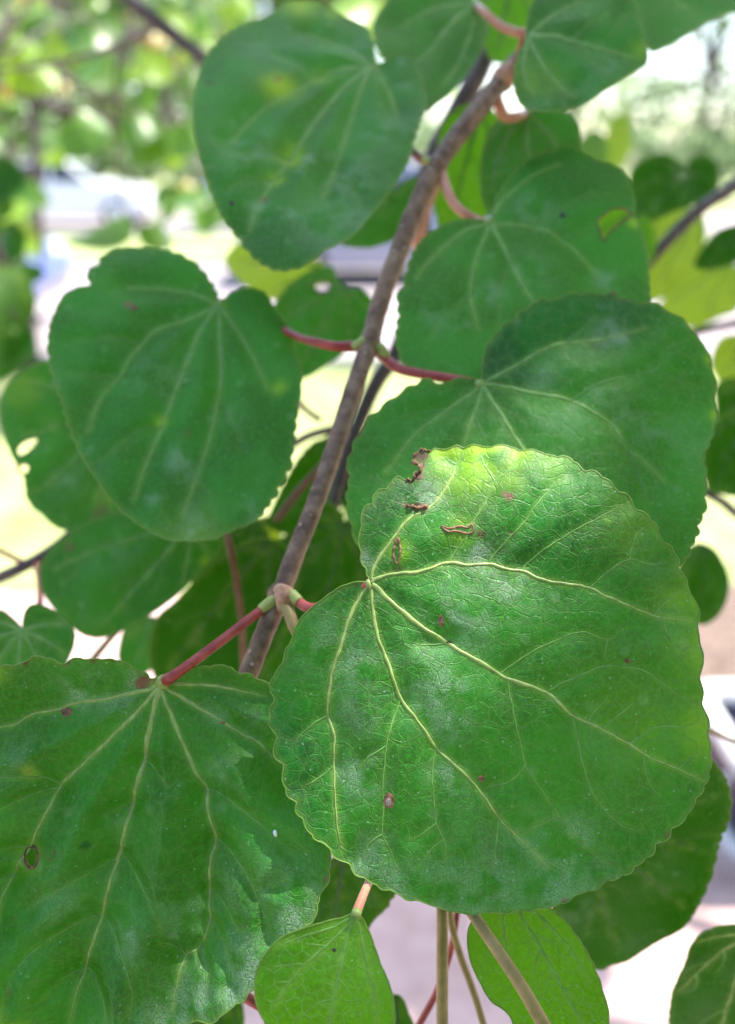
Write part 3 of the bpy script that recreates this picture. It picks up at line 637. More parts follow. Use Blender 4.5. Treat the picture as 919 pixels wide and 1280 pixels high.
lfA, bA, plA, hA = leaf(mb, A_out, (620, 860), .150, -.05, .15, base=(464, 729), prim=A_pr, sec=A_se, spacing=.00068, quilt=.0010, quilt2=.00050, net=.0042, back=(.029, .0016), dome=.0022, wave=.0006, cren=.0005,
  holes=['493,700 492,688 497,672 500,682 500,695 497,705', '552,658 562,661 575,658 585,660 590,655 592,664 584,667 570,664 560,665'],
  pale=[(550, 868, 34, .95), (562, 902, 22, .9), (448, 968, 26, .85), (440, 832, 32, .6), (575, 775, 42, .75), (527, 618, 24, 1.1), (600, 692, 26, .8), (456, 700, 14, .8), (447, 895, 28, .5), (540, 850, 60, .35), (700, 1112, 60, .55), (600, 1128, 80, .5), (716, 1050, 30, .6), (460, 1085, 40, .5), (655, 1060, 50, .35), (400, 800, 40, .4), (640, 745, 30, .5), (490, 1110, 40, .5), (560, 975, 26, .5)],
  yel=[(600, 556, 40, .95), (560, 560, 30, .9), (645, 558, 26, .8), (590, 585, 40, .5), (690, 575, 24, .25), (884, 910, 40, .30), (878, 820, 40, .26), (862, 740, 40, .24), (810, 900, 80, .10), (800, 650, 50, .18), (640, 600, 20, .3), (500, 690, 14, .5), (573, 663, 20, .4), (760, 650, 6, .6)],  # lime blobs on top and right margins paint sunlit glow; others are yellowing
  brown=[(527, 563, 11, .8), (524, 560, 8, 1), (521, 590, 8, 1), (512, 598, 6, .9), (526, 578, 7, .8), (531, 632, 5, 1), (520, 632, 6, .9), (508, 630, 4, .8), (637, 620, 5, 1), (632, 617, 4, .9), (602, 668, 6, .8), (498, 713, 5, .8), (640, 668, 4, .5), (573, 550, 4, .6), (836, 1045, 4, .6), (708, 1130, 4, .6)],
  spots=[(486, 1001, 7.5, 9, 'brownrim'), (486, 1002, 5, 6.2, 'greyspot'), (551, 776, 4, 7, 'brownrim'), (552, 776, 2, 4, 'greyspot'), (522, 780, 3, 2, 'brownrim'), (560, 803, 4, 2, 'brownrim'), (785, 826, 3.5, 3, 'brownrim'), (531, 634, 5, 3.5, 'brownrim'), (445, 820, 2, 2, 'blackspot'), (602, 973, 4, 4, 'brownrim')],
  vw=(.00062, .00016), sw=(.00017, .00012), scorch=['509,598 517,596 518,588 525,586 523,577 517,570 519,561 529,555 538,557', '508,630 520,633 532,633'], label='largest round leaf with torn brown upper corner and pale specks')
petiole(lfA, bA, '352,748,.1665 366,747,.1655 388,760,.162 420,752,.158 448,736,.1555', (.0012, .0011, .0010, .0009, .0010), 'petiole')
# folded leaf with the white powdery edge
B_out = '203,846 194.6,848 188,841.8 180,836.6 167,827.4 154,821.4 142,823 130.6,821.4 112.3,820.4 100.5,826 91.4,824.8 81,819.6 62.7,817.8 52,824.8 39,828 26,829 13,838 9,846.5 0,848 -20,855 -45,875 -62,905 -75,940 -82,990 -80,1040 -72,1090 -58,1140 -40,1185 -18,1222 0,1249 10.4,1262 23.5,1270 34,1279 60,1290 100,1296 150,1292 190,1284 213,1278 231.3,1270 252,1256.8 275.7,1251.5 291.4,1237 309.7,1225.4 325,1207 350,1183 368,1168 380,1152 385.4,1136.6 393,1129 400,1110.5 401,1097.5 409,1089.6 412.8,1076.6 414,1055 418,1030 419,1000 416,965 410,935 402,908 390,886 372,868 355,858 345,857 335.8,851.3 322.7,847.4 316,841 299,839.6 291.4,831.8 275.7,830.4 252,833 228.7,839.6 213,846'
B_pr = ['204,856 199.8,869 192,904.5 185.4,938.4 177.6,969.8 167,1003.7 158,1040 147.6,1072.6 137,1113 128,1144.5 117.5,1178.4 105.8,1212.4 96.6,1241 90,1277', '202,858 194.6,866.6 177.6,886 150,913.6 125.4,937 104.5,956.7 78.4,980 66.6,1006 49.6,1039 41.8,1053 18.3,1092 7.8,1118 2.6,1150', '206,858 207.7,869 220,899 239,943 249.6,966 259.5,984.5 262.7,1008 271,1046 265.3,1074 262.7,1105 262.7,1149.7 251,1181 232.6,1194 223.5,1228 218,1257', '207,855 213,860.5 234,873.5 257.5,888 281,902 304.5,916.6 325,927 341,942.7 366,966', '200,854 192,859.5 167,865 135.8,871.8 104.5,875.7 75.7,885 44.4,891.4 26,903 0,908 -30,915', '208,853 213,854 252,854.7 286,859 309.7,864.4 335,869.6']
B_se = ['78.4,980 60,968.5 39,965 0,964', '76,983 47,989.3 21,1001 0,1009 -20,1015', '38,1058 15.7,1057 0,1061', '18.3,1092 0,1099', '259.5,984 288.8,996 317.5,1013 343.6,1033 372.4,1057.7', '271.5,1047 291.4,1061 309.7,1079 322.7,1100 334.5,1125 339.7,1155', '262.7,1149 278.3,1168 290,1191.5 291,1217', '251,1181 261.4,1207 262.7,1228', '146.5,1074 125.4,1081.8 88.8,1100 61.4,1115.7 44.4,1130', '128,1143 104.5,1148.4 75.7,1161.4 48.3,1181 28.7,1207 22,1233', '150,1066 177.6,1093.5 193.3,1118 206.3,1144.5 208,1160', '128,1146 146,1165 164.5,1196.7 173.7,1228 169.8,1256.8', '107,1212 112,1215 135.8,1243.7 142,1275', '104,1213 80,1222 60,1240', '183,946 200,962 214,975', '167,1003 150,1008 135,1016', '262.7,1110 280,1125 300,1150', '322.7,1100 340,1095 352,1088', '232.6,1194 222,1180 205,1170']
lfB, bB, plB, hB = leaf(mb, B_out, (190, 1060), .1575, .02, .12, base=(204, 853), prim=B_pr, sec=B_se, spacing=.00072, quilt=.0058, quilt2=.0019, net=.0040, dome=-.0004, wave=.0009, cren=.0004,
  holes=['36,1060 45,1057 53,1061 56,1068 52,1076 44,1078 36,1073 34,1066'],
  pale=[(330, 1190, 40, .95), (365, 1160, 34, .9), (300, 1215, 30, .9), (390, 1110, 20, .85), (372, 1128, 24, .8), (245, 1250, 40, .8), (205, 1265, 30, .7), (110, 862, 24, .85), (165, 845, 26, .8), (150, 866, 30, .6), (277, 960, 16, .8), (275, 888, 16, .7), (168, 1158, 26, .7), (318, 905, 14, .5), (240, 1140, 40, .35), (95, 1120, 30, .4), (300, 1110, 30, .4), (40, 940, 30, .3), (350, 1090, 40, .4)],
  yel=[(12, 1255, 14, .5), (30, 1270, 14, .5), (45, 1067, 16, .4), (49, 958, 8, .5), (20, 835, 12, .4), (200, 853, 8, .8)],
  brown=[(45, 1067, 12.5, .9), (182, 852, 8, 1), (193, 848, 5, .8), (100, 824, 4, 1), (54, 824, 4, .9), (131, 822, 4, .8), (82, 1056, 3, .7), (75, 1064, 2.5, .7), (49, 958, 4, .4), (29, 1222, 2.5, .6), (408, 1080, 3, .6), (18, 1275, 5, .8), (153, 822, 3, .7)],
  spots=[(90, 887, 7, 6, 'brownrim'), (91, 888, 4, 3.6, 'greyspot'), (117, 1047, 6, 5, 'blackspot'), (183, 852, 8, 3, 'greyspot'), (178, 843, 5, 3, 'brownrim'), (281, 902, 3, 2, 'brownrim')],
  vw=(.00078, .00018), sw=(.00018, .00012), qw=.006, label='deeply folded leaf with white powdery edge and a round hole')
petiole(lfB, bB, '342,752,.1685 325,764,.166 295,787,.163 262,812,.160 232,834,.1575 215,846,.156', (.0011, .0010, .0010, .0010, .0011, .0014), 'petiole')
# leaf behind, its upper margin scalloped
C_out = '602,474 594.5,474.5 581.5,473.6 568.4,475 555.4,481.4 545,481.4 537,475 528,476 521.4,482.7 508.3,485.4 498,495.8 482,503.6 474.4,514 461.3,522 454.8,537.6 443,553 440.4,566.3 434,580 437.7,598.8 433.8,625 437.7,651 446,676 470,705 540,722 640,738 740,738 810,722 845,708 857,698 860,684 868.6,670 870,656 878,639 878,613.7 880,591 877,574 884,557 891,540 895,518 891,498 895,481 889.7,464 887,444.6 874,424.8 860,410.7 851.7,398 837.6,393.8 829,386.8 817.8,380.3 798,381 786.8,375.5 774,375.5 767,368.5 755.8,370.7 744.6,371.3 727.6,370 708,371.3 691,378.3 674,377 662.8,386.8 649.4,394 639,404.4 628.5,409.6 619,422.7 610,430.5 605,443.6 602.5,459'
C_pr = ['603,482 610,493 623,514 639,540 647,553 700,625 760,692', '603,481 610,480 633.7,484 660,491 688,496.7 713.5,502 739,516.4 764,530.5 775.6,549 786.8,564 801,573 818,591 829,602', '602,483 601,494.5 592,519 583,545.4 565,610', '602,482 589,493 560.6,511.5 539.7,527 518.8,543 500.5,566 482,592', '604,480 610,475 628.5,465.8 652,454 669,444 682.5,437.5 708,429 739,427.6 772.7,420.6 806.5,410.7']
C_se = ['714,502 739,487 764,477 792.5,471 819,467 846,477 868,481', '819,467 829,441.7 843,430', '765,529.5 781,522 806.5,519 840,520', '787,564 800,600 810,640', '560,512 530,515 505,520', '592,519 610,560', '846,477 855,465', '708,429 730,410 745,395']
lfC, bC, *_ = leaf(mb, C_out, (665, 550), .178, 0, .3, base=(603, 481), prim=C_pr, sec=C_se, veinmat='vein_mid', spacing=.0009, quilt=.0010, dome=.001, cren=.0006, net=.0044, quilt2=.0005,
  pale=[(763, 420, 20, .95), (778, 423, 10, .9), (757, 405, 22, .6), (700, 520, 40, .35), (790, 530, 30, .4), (820, 545, 20, .4), (675, 475, 20, .5), (750, 500, 20, .5), (860, 560, 40, .25)], yel=[(889, 450, 8, .5), (894, 520, 8, .5)], brown=[(768, 369, 4, .7), (887, 456, 3, .8)], vw=(.0007, .0002), label='broad leaf with scalloped edge partly covered by the torn leaf')
petiole(lfC, bC, '474,440,.195 482,448,.194 497,460,.191 530,468,.188 570,474,.1865', (.0014, .0013, .0012, .0011, .0011))
D_out = '612,277 601,277 578.8,276 556.6,281.7 534.4,296.5 519.6,315 510,337 504.8,359.4 497.4,374 499,396 495.5,418.6 499,444.5 512,463 538,476 590,490 640,500 700,490 760,462 800,425 811,385 811,370.5 809,344.6 806,318.7 800.8,304 797,285.4 790,277 791.5,263 786,241 778.6,224.3 764,211.4 745,205.8 730.5,198.4 712,189 697,191 682,196.6 664,202 645,215 627,237 619.5,252 614,272'
lfD, bD, *_ = leaf(mb, D_out, (650, 340), .2, 0, .4, base=(612, 281), prim=['612,282 617.6,289 638,329.8 652.8,359.4 667.6,383 720,460', '612,283 608.4,292.8 597,318.7 590,348 588,374 597,415', '613,281 623,282.8 667.6,284.6 701,300 723,318.7 745,342.7', '611,282 580,290 545,320 520,350', '613,279 625,255 660,225 700,210'], sec=['702,300 726.8,291 745,283', '589,370 560,395 540,420', '638,330 625,370 622,420', '667,285 700,265 740,245'], veinmat='vein_mid', spacing=.0012,
  holes=['745,281.7 754,275 763.8,268.7 774,269 782,270.6 785,277 771,287 758,298 752.7,306 749,296.5'], pale=[(612, 370, 16, .8), (576, 412, 9, 1), (660, 340, 30, .4), (755, 350, 16, .6), (668, 270, 30, .5), (545, 400, 20, .4)], spots=[(702, 273, 4, 4, 'blackspot')], brown=[(681, 196, 3, .8)], yel=[(790, 285, 8, .6)], vw=(.0008, .0002), quilt2=.0006, label='leaf with a ragged brown edged hole near its margin')
petiole(lfD, bD, '552,214,.2135 557,232,.2115 566,252,.2095 580,266,.2085 597,275,.209', (.0013, .0013, .0012, .0012), 'petiole_pink')
E_out = '468,84 467.8,81 466,60.7 459.3,40.5 446,30 432.4,23.6 415.5,13.5 395,3.4 378.4,1.7 358,4 344.7,13.5 331,23.6 307.6,30 284,47 267,64 253.6,84 246.9,111 242.8,135 242.8,165 248.5,195.6 257,222.6 267,249.6 280.6,276.6 297.5,295 307.6,310 327.8,327 351.4,334.6 378.4,332 398.6,320.4 422,308.6 442.5,296.8 466,270 486,246 499.8,226 511.6,202 516.7,178.8 526.8,151.8 531.9,135 526.8,111 520,91 511.6,77.6 493,77.6 479.6,82.6'
lfE, bE, *_ = leaf(mb, E_out, (390, 170), .212, .10, .5, base=(468, 88), prim=['466,88 459,91 432,111 408.7,135 388.5,162 368,192 344.7,222.6 324.4,256 311,287', '466,88 456,88 429,91 402,99.5 375,114.7 338,135 311,155 290.7,178.8', '466,89 461,92.7 449,121 435.7,162 419,209 405,243', '468,88 471,91 486,118 494.8,145', '466,87 450,75 425.6,60.7 385,42'], sec=['400,98 375,84 344.7,71', '344,223 314,226 290.7,239.5', '365,196 331,192 300,196', '419,209 440,235 450,260'], veinmat='vein_mid', spacing=.0012, quilt=.0017, dome=.0012,
  pale=[(388, 200, 16, 1.1), (382, 215, 12, 1), (325, 262, 14, 1), (322, 270, 12, .9), (440, 65, 24, .7), (364, 272, 10, .8), (497, 85, 12, .7), (505, 110, 12, .7), (440, 280, 30, .6), (310, 190, 40, .55), (430, 220, 50, .5), (400, 290, 40, .5), (480, 170, 40, .45), (330, 60, 40, .4)], yel=[(350, 115, 22, .7), (365, 195, 18, .5), (345, 222, 10, .6), (375, 8, 26, .6), (415, 18, 14, .4), (400, 100, 14, .4)], brown=[(347, 107, 6, .5), (262, 110, 4, .6), (330, 250, 4, .7)], spots=[(290, 259, 3, 3, 'blackspot')], vw=(.0009, .0002), quilt2=.0007, label='upper leaf with yellow blotches and a brown slit beside its midrib')  # broad weak pale blobs paint sky sheen; the small strong ones are powder
petiole(lfE, bE, '546,203,.2135 532,201,.2135 520,194,.215 512,182,.219 495,135,.232 478,100,.232', (.0013, .0012, .0011, .0010), 'petiole_dull')
F_out = '272,372 270,366.6 257,348 238.7,331.4 216.5,320.3 187,313 153.6,311.8 127.7,324 125.8,335 114.7,340.7 111,351.8 116,362 98,364.7 81.4,374 72,392.5 64.8,418.4 64,448 70,477.6 81.4,507 90.7,540.5 105.5,573.8 124,603.4 146,633 175.8,658.9 205,675.5 235,680 268,677 294,664 316,655 335,634.8 349.7,610.8 362.6,585 368,551.6 372,522 375.6,499.8 377.4,473.9 370,448 362.6,418.4 349.7,400 340.4,385 331,370 312.7,364.7 294,368.4 281,375.8'
lfF, bF, *_ = leaf(mb, F_out, (220, 500), .2, .05, .42, base=(273, 380), prim=['273,381 268,388.8 249.8,414.7 235,451.7 216.5,499.8 201.7,536.8 183,581 168.4,625.6', '272,381 264.6,387 227.6,401.7 198,411 175.8,431 150,466.5 124,499.8 111,540.5', '273,381 274.6,388.8 275,425.8 277.5,466.5 272,507 262.7,551.6 246,596 227.6,647.8', '274,380 281,390.6 301.6,422 316.4,448 335,488.7', '271,379 242.4,368.4 205.4,361 161,359'], sec=['179.5,427.6 138.8,425.8 90.7,429.5', '275.7,496 290.5,522 301.6,555', '203,533 175,540 150,560 130,580', '246,596 262,620 270,650', '150,466 120,470 90,468'], veinmat='vein_mid', spacing=.0012, quilt=.0020, dome=.0012,
  pale=[(228, 580, 18, .9), (235, 595, 12, .8), (195, 625, 10, .6), (315, 640, 16, .5), (290, 520, 16, .4), (240, 660, 30, .4), (200, 470, 40, .3)], yel=[(200, 528, 7, .6), (240, 680, 40, .2), (274, 382, 7, .8), (350, 490, 10, .4)], brown=[(163, 387, 5, .9), (171, 389, 5, .9), (236, 548, 2, .5)], vw=(.0008, .0002), quilt2=.0008, label='left hand leaf with a single reddish speck and pale green rim')
petiole(lfF, bF, '455,433,.1945 440,433,.1940 420,433,.1938 395,428,.195 370,420,.202 330,400,.217 295,386,.217', (.0014, .0013, .0010, .0010, .0010))
G_out = '596,4 588,-2 570,-15 545,-28 520,-26 497,-12 482,8 470,26 466,42 472,70 490,90 520.5,95 522.7,122 531,146 544.5,135 570.6,109 588,87 603,61 610,35 607.6,13'
lfG, bG, *_ = leaf(mb, G_out, (540, 55), .240, .1, .4, base=(595, 6), prim=['595,6 575,22 557.5,39 531,70 505,90', '594,5 570,8 536,17 497,35', '596,8 590,40 575,75 550,115', '594,3 570,-10 545,-18'], sec=['557,39 530,42 505,55'], veinmat='vein_mid', spacing=.0022, cren=.0003, vw=(.0012, .0004), label='upright leaf behind the top of the twig')
petiole(lfG, bG, '650,62,.2345 662,44,.234 648,41,.233 632,36,.2335 618,27,.2345 604,14,.236', (.0013, .0013, .0012, .0011), 'petiole_pink')
H_out = '657.6,42 655,52 649,61 643.7,82.7 644.6,109 657.6,130.6 683.7,138 710,132.8 744.7,117.5 779.5,98 810,72 803.4,39 792.6,0 780,-22 745,-35 701,-26 670.7,-4 660,22'
lfH, bH, *_ = leaf(mb, H_out, (725, 55), .205, -.05, .4, base=(660, 43), prim=['660,43 680,43 701,45.7 744.7,56.6 788,67.5 806,71', '661,44 675,70 700,100 720,115', '661,42 690,20 730,-5', '660,45 655,80 665,110'], sec=['745,57 765,40 780,15', '715,48 740,28 755,22', '720,50 745,75 760,90'], veinmat='vein_mid', spacing=.0019, quilt=.0013, cren=.00025, pale=[(730, 105, 30, .4), (760, 85, 20, .5)], yel=[(675, 95, 30, .25), (803, 60, 14, .3)], vw=(.0010, .0003), dome=.0015, label='leaf pointing right over the bare end of the twig')
petiole(lfH, bH, '640,84,.2305 648,72,.224 652,58,.214 656,48,.209', (.0012, .0011, .0011))
J_out = '657.6,139 646,140 631.5,143.6 614,161 603,191.5 601,226 607.6,261 640,300 700,292 732,240 727,205 725,183 723,161 710,143.6 683.7,137 666,138'
lfJ, bJ, *_ = leaf(mb, J_out, (660, 205), .230, 0, .35, base=(658, 141), prim=['658,141 658,160 662,200 672,262', '658,141 635,170 620,210 615,240', '659,141 690,170 705,210', '657,141 630,150 612,175'], sec=[], veinmat='vein_mid', spacing=.0024, cren=.0004, pale=[(630, 200, 20, .5)], vw=(.0013, .0005), label='leaf half hidden below the leaf pointing right')
petiole(lfJ, bJ, '620,116,.2245 624,132,.226 632,146,.228 646,146,.229', (.0015, .0016, .0014, .0012), 'petiole_pink')
stem('bud', '462,418,.1935 452,428,.1925 441,434,.193', (.0008, .0013, .0010), 'bud', mb); stem('bud', '468,428,.1935 476,436,.193 484,446,.1935', (.0009, .0014, .0011), 'bud', mb)
stem('bud', '354,742,.1665 364,744,.165 374,752,.164', (.0012, .0014, .0011), 'bud', mb); stem('bud', '350,746,.167 338,753,.1665 326,762,.166', (.0011, .0013, .0011), 'bud', mb)
stem('bud', '548,204,.2130 538,202,.2128 528,200,.2133', (.0009, .0012, .0010), 'bud', mb); stem('bud_scale', '348,735,.1675 356,745,.1655 352,764,.166', (.0012, .0024, .0011), 'scar', mb); stem('bud_scale', '640,82,.2285 632,94,.2255 622,104,.2255', (.0016, .0032, .0018), 'scar', mb)
stem('side_stalk', '353,752,.166 361,766,.164 371,790,.163 395,830,.165 430,900,.172', (.0014, .0013, .0012, .0012), 'stalk', mb)

# ------------------------------------------------------------------ shoot hanging below, with the two small fresh leaves
hs = empty('hanging_shoot', at(556, 1300, .168), 'olive stalks with small fresh leaves hanging below the torn leaf', 'shoot')
stem('stalk', '548,1000,.176 552,1060,.171 553,1130,.167 553,1200,.166 553,1290,.166 555,1420,.17', (.0012, .0012, .00125, .0013), 'stalk', hs)
stem('stalk', '552,1040,.178 562,1140,.177 574,1190,.177 592,1240,.177 607,1290,.177 630,1380,.18', (.0008, .0008, .0008), 'stalk', hs)
stem('stalk', '560,1090,.158 578,1122,.152 594,1147,.1485 620,1185,.146 650,1230,.1435 682,1285,.1415 730,1370,.14', (.0012, .0011, .0012, .0013), 'stalk', hs)
T_out = '443,1139 431,1144 420,1147 396,1152 372,1160 354,1168 338.4,1181 328,1196.7 321.4,1212 319,1230.6 321.4,1251.5 328,1270 345,1297 375,1318 410,1330 445,1325 478,1305 493,1278 492,1255 488,1233 475,1202 462,1165 450,1142'
lfT, bT, *_ = leaf(hs, T_out, (410, 1230), .139, .05, .2, base=(444, 1142), prim=['443,1142 439,1152 429.8,1186 422,1220 416.8,1249 411.5,1279 405,1318', '442,1143 435,1155 409,1178.4 382.8,1202 362,1225.4 343.6,1256.8', '444,1143 449,1155 456.6,1196.7 467,1238 472,1275', '441,1144 415,1157 385,1166 350,1178'], sec=['407,1180 395,1178 380,1178', '417,1246 393,1254 370,1275', '422,1220 440,1240 452,1265', '382,1202 360,1203 340,1206', '457,1197 468,1203', '435,1165 425,1185', '362,1225 345,1225', '412,1278 395,1290'], spacing=.00062, quilt=.0006, net=.0028, quilt3=.00012, mat='leaf_fresh', veinmat='vein_fresh', cren=.0001, spots=[(418, 1185, 2.5, 2.5, 'blackspot')], vw=(.00045, .00014), sw=(.00014, .00009), label='small fresh green leaf on a pink stalk in front of the powdery leaf')
petiole(lfT, bT, '480,1060,.167 470,1085,.157 460,1105,.148 452,1124,.1435', (.0007, .0007, .0008, .0009), 'petiole_pink')
U_out = '640,1118 620,1122 603,1132 592,1147 584.6,1165 587,1196.7 597.7,1223 613,1249 634,1264.5 648,1290 680,1318 720,1328 752,1310 759.5,1275 754,1243.7 744,1212 728,1181 707,1152 689,1136.6 665,1120'
lfU, bU, *_ = leaf(hs, U_out, (665, 1215), .157, 0, .15, base=(641, 1120), prim=['641,1121 652.5,1147 676,1186 702,1233 725.6,1275 738,1308', '640,1121 629,1147 631.6,1176 640,1215', '643,1121 680,1150 715,1190 735,1225'], sec=['676,1186 668,1215 670,1245', '690,1210 680,1240 665,1262', '702,1233 725,1250 745,1262', '631,1170 610,1195 600,1215', '664,1166 690,1178 712,1205'], spacing=.0009, quilt=.0006, net=.0030, mat='leaf_fresh', veinmat='vein_fresh', vw=(.00055, .00016), sw=(.00016, .00009), cren=.0002, label='fresh narrow leaf crossed by an olive stalk')
petiole(lfU, bU, '600,1060,.170 615,1085,.165 630,1108,.160', (.0008, .0008, .0009), 'petiole_pink')
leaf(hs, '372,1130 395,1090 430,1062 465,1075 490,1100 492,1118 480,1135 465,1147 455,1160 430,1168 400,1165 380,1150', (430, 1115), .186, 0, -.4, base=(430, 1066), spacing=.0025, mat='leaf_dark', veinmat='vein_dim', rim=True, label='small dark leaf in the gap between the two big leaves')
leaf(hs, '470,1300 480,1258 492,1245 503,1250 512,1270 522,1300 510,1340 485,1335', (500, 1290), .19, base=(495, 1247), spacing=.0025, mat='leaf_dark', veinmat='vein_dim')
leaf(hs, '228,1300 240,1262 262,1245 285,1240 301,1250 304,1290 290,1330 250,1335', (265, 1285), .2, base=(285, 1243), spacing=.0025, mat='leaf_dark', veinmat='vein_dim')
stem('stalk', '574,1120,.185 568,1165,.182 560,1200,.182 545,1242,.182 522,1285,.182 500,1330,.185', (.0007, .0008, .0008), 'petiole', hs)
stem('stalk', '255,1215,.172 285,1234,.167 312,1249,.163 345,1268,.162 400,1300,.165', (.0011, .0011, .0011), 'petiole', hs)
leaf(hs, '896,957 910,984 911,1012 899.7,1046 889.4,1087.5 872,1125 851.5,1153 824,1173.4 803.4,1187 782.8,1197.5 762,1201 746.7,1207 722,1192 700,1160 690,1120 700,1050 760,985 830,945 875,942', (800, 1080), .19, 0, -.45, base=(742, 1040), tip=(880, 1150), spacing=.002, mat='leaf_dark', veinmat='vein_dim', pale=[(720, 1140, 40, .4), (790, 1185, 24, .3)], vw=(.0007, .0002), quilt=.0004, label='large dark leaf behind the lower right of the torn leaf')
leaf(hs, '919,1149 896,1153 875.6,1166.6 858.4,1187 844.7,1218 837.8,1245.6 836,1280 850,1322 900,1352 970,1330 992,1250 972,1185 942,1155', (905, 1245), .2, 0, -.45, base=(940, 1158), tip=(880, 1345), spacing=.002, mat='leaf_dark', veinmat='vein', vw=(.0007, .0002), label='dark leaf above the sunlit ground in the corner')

# ------------------------------------------------------------------ branches behind
bb = empty('leafy_branch', at(600, 60, .275), 'blurred brown branch with shaded leaves right behind the main twig', 'branch')
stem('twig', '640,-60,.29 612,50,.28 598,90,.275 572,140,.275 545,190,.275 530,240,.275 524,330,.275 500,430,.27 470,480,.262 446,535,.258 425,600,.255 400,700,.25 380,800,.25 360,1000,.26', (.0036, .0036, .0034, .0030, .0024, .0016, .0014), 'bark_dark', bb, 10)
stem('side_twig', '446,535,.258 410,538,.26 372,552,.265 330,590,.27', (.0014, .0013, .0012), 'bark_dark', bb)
lO = leaf(bb, '346,377 365.7,354 392,338 415,334.6 421.5,347.7 434.6,361 447.7,362.5 464,374 466,397 454,423 438,436 415,453 388.6,469 375.5,472.5 360,462 340,430 335,400', (405, 400), .262, 0, .2, base=(430, 358), tip=(370, 468), holes=['392,359 398,352 408,352 414,358 409,366 399,367'], spacing=.0026, cren=.0003, veinmat='vein_dim', pale=[(380, 400, 30, .3)], label='pale leaf with a round hole behind the left red stalk')
leaf(bb, '283,330 288,315 300,306 322,305 350,320 400,330 415,345 370,372 335,374 300,352', (345, 340), .32, 0, .1, base=(400, 335), spacing=.003, mat='leaf_lime', veinmat='vein_dim')
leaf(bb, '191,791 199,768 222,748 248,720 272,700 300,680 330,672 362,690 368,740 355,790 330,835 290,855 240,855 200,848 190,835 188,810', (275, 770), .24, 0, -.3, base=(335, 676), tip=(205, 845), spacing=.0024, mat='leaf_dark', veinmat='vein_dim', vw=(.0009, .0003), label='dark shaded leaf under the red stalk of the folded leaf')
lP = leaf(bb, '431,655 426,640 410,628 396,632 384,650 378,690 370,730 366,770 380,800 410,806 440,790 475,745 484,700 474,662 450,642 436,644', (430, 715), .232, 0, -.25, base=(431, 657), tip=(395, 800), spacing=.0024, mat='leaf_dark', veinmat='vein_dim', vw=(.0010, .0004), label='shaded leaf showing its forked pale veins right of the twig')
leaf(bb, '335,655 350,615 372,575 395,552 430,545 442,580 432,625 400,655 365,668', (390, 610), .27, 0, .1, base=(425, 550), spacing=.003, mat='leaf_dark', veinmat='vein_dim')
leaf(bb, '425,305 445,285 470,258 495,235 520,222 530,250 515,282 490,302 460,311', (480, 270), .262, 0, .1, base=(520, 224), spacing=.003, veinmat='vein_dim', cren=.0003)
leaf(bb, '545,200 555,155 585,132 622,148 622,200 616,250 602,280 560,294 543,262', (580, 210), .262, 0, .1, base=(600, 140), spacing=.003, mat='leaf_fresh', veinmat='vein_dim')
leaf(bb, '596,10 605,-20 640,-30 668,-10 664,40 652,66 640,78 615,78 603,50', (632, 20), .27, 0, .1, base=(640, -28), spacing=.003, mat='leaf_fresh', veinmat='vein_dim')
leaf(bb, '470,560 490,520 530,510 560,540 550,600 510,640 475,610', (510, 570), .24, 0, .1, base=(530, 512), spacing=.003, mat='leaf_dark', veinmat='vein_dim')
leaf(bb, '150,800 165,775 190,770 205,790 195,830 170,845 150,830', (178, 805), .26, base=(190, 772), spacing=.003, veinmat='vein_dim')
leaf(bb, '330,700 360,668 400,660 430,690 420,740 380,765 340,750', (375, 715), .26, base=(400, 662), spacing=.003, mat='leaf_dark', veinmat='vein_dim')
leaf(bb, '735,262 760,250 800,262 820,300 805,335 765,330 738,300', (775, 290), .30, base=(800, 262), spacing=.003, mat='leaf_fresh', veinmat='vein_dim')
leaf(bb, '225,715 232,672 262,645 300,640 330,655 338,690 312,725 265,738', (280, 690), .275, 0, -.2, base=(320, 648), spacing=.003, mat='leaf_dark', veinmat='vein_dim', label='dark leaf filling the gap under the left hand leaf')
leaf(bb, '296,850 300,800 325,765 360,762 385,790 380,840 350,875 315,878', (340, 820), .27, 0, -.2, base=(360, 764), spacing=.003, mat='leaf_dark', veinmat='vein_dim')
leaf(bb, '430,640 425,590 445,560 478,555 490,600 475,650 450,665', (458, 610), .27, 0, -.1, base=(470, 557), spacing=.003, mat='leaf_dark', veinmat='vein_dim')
leaf(bb, '290,690 305,660 335,645 352,655 345,690 320,715 296,712', (320, 682), .28, base=(335, 648), spacing=.003, mat='leaf_lime', veinmat='vein_dim')
stem('stalk', '283,665,.232 289,690,.23 298,740,.23 303,790,.23 305,850,.232', (.0010, .0009, .0009), 'petiole_dull', bb)
stem('stalk', '425,560,.25 400,585,.245 372,615,.245 345,652,.245', (.0011, .0010, .0011), 'petiole_dull', bb)
stem('stalk', '545,230,.255 532,262,.252 524,295,.252 520,310,.255', (.0016, .0018, .0014), 'petiole_pink', bb)
stem('stalk', '371,500,.27 382,512,.268 400,525,.266', (.0012, .0010, .0010), 'petiole_dull', bb)

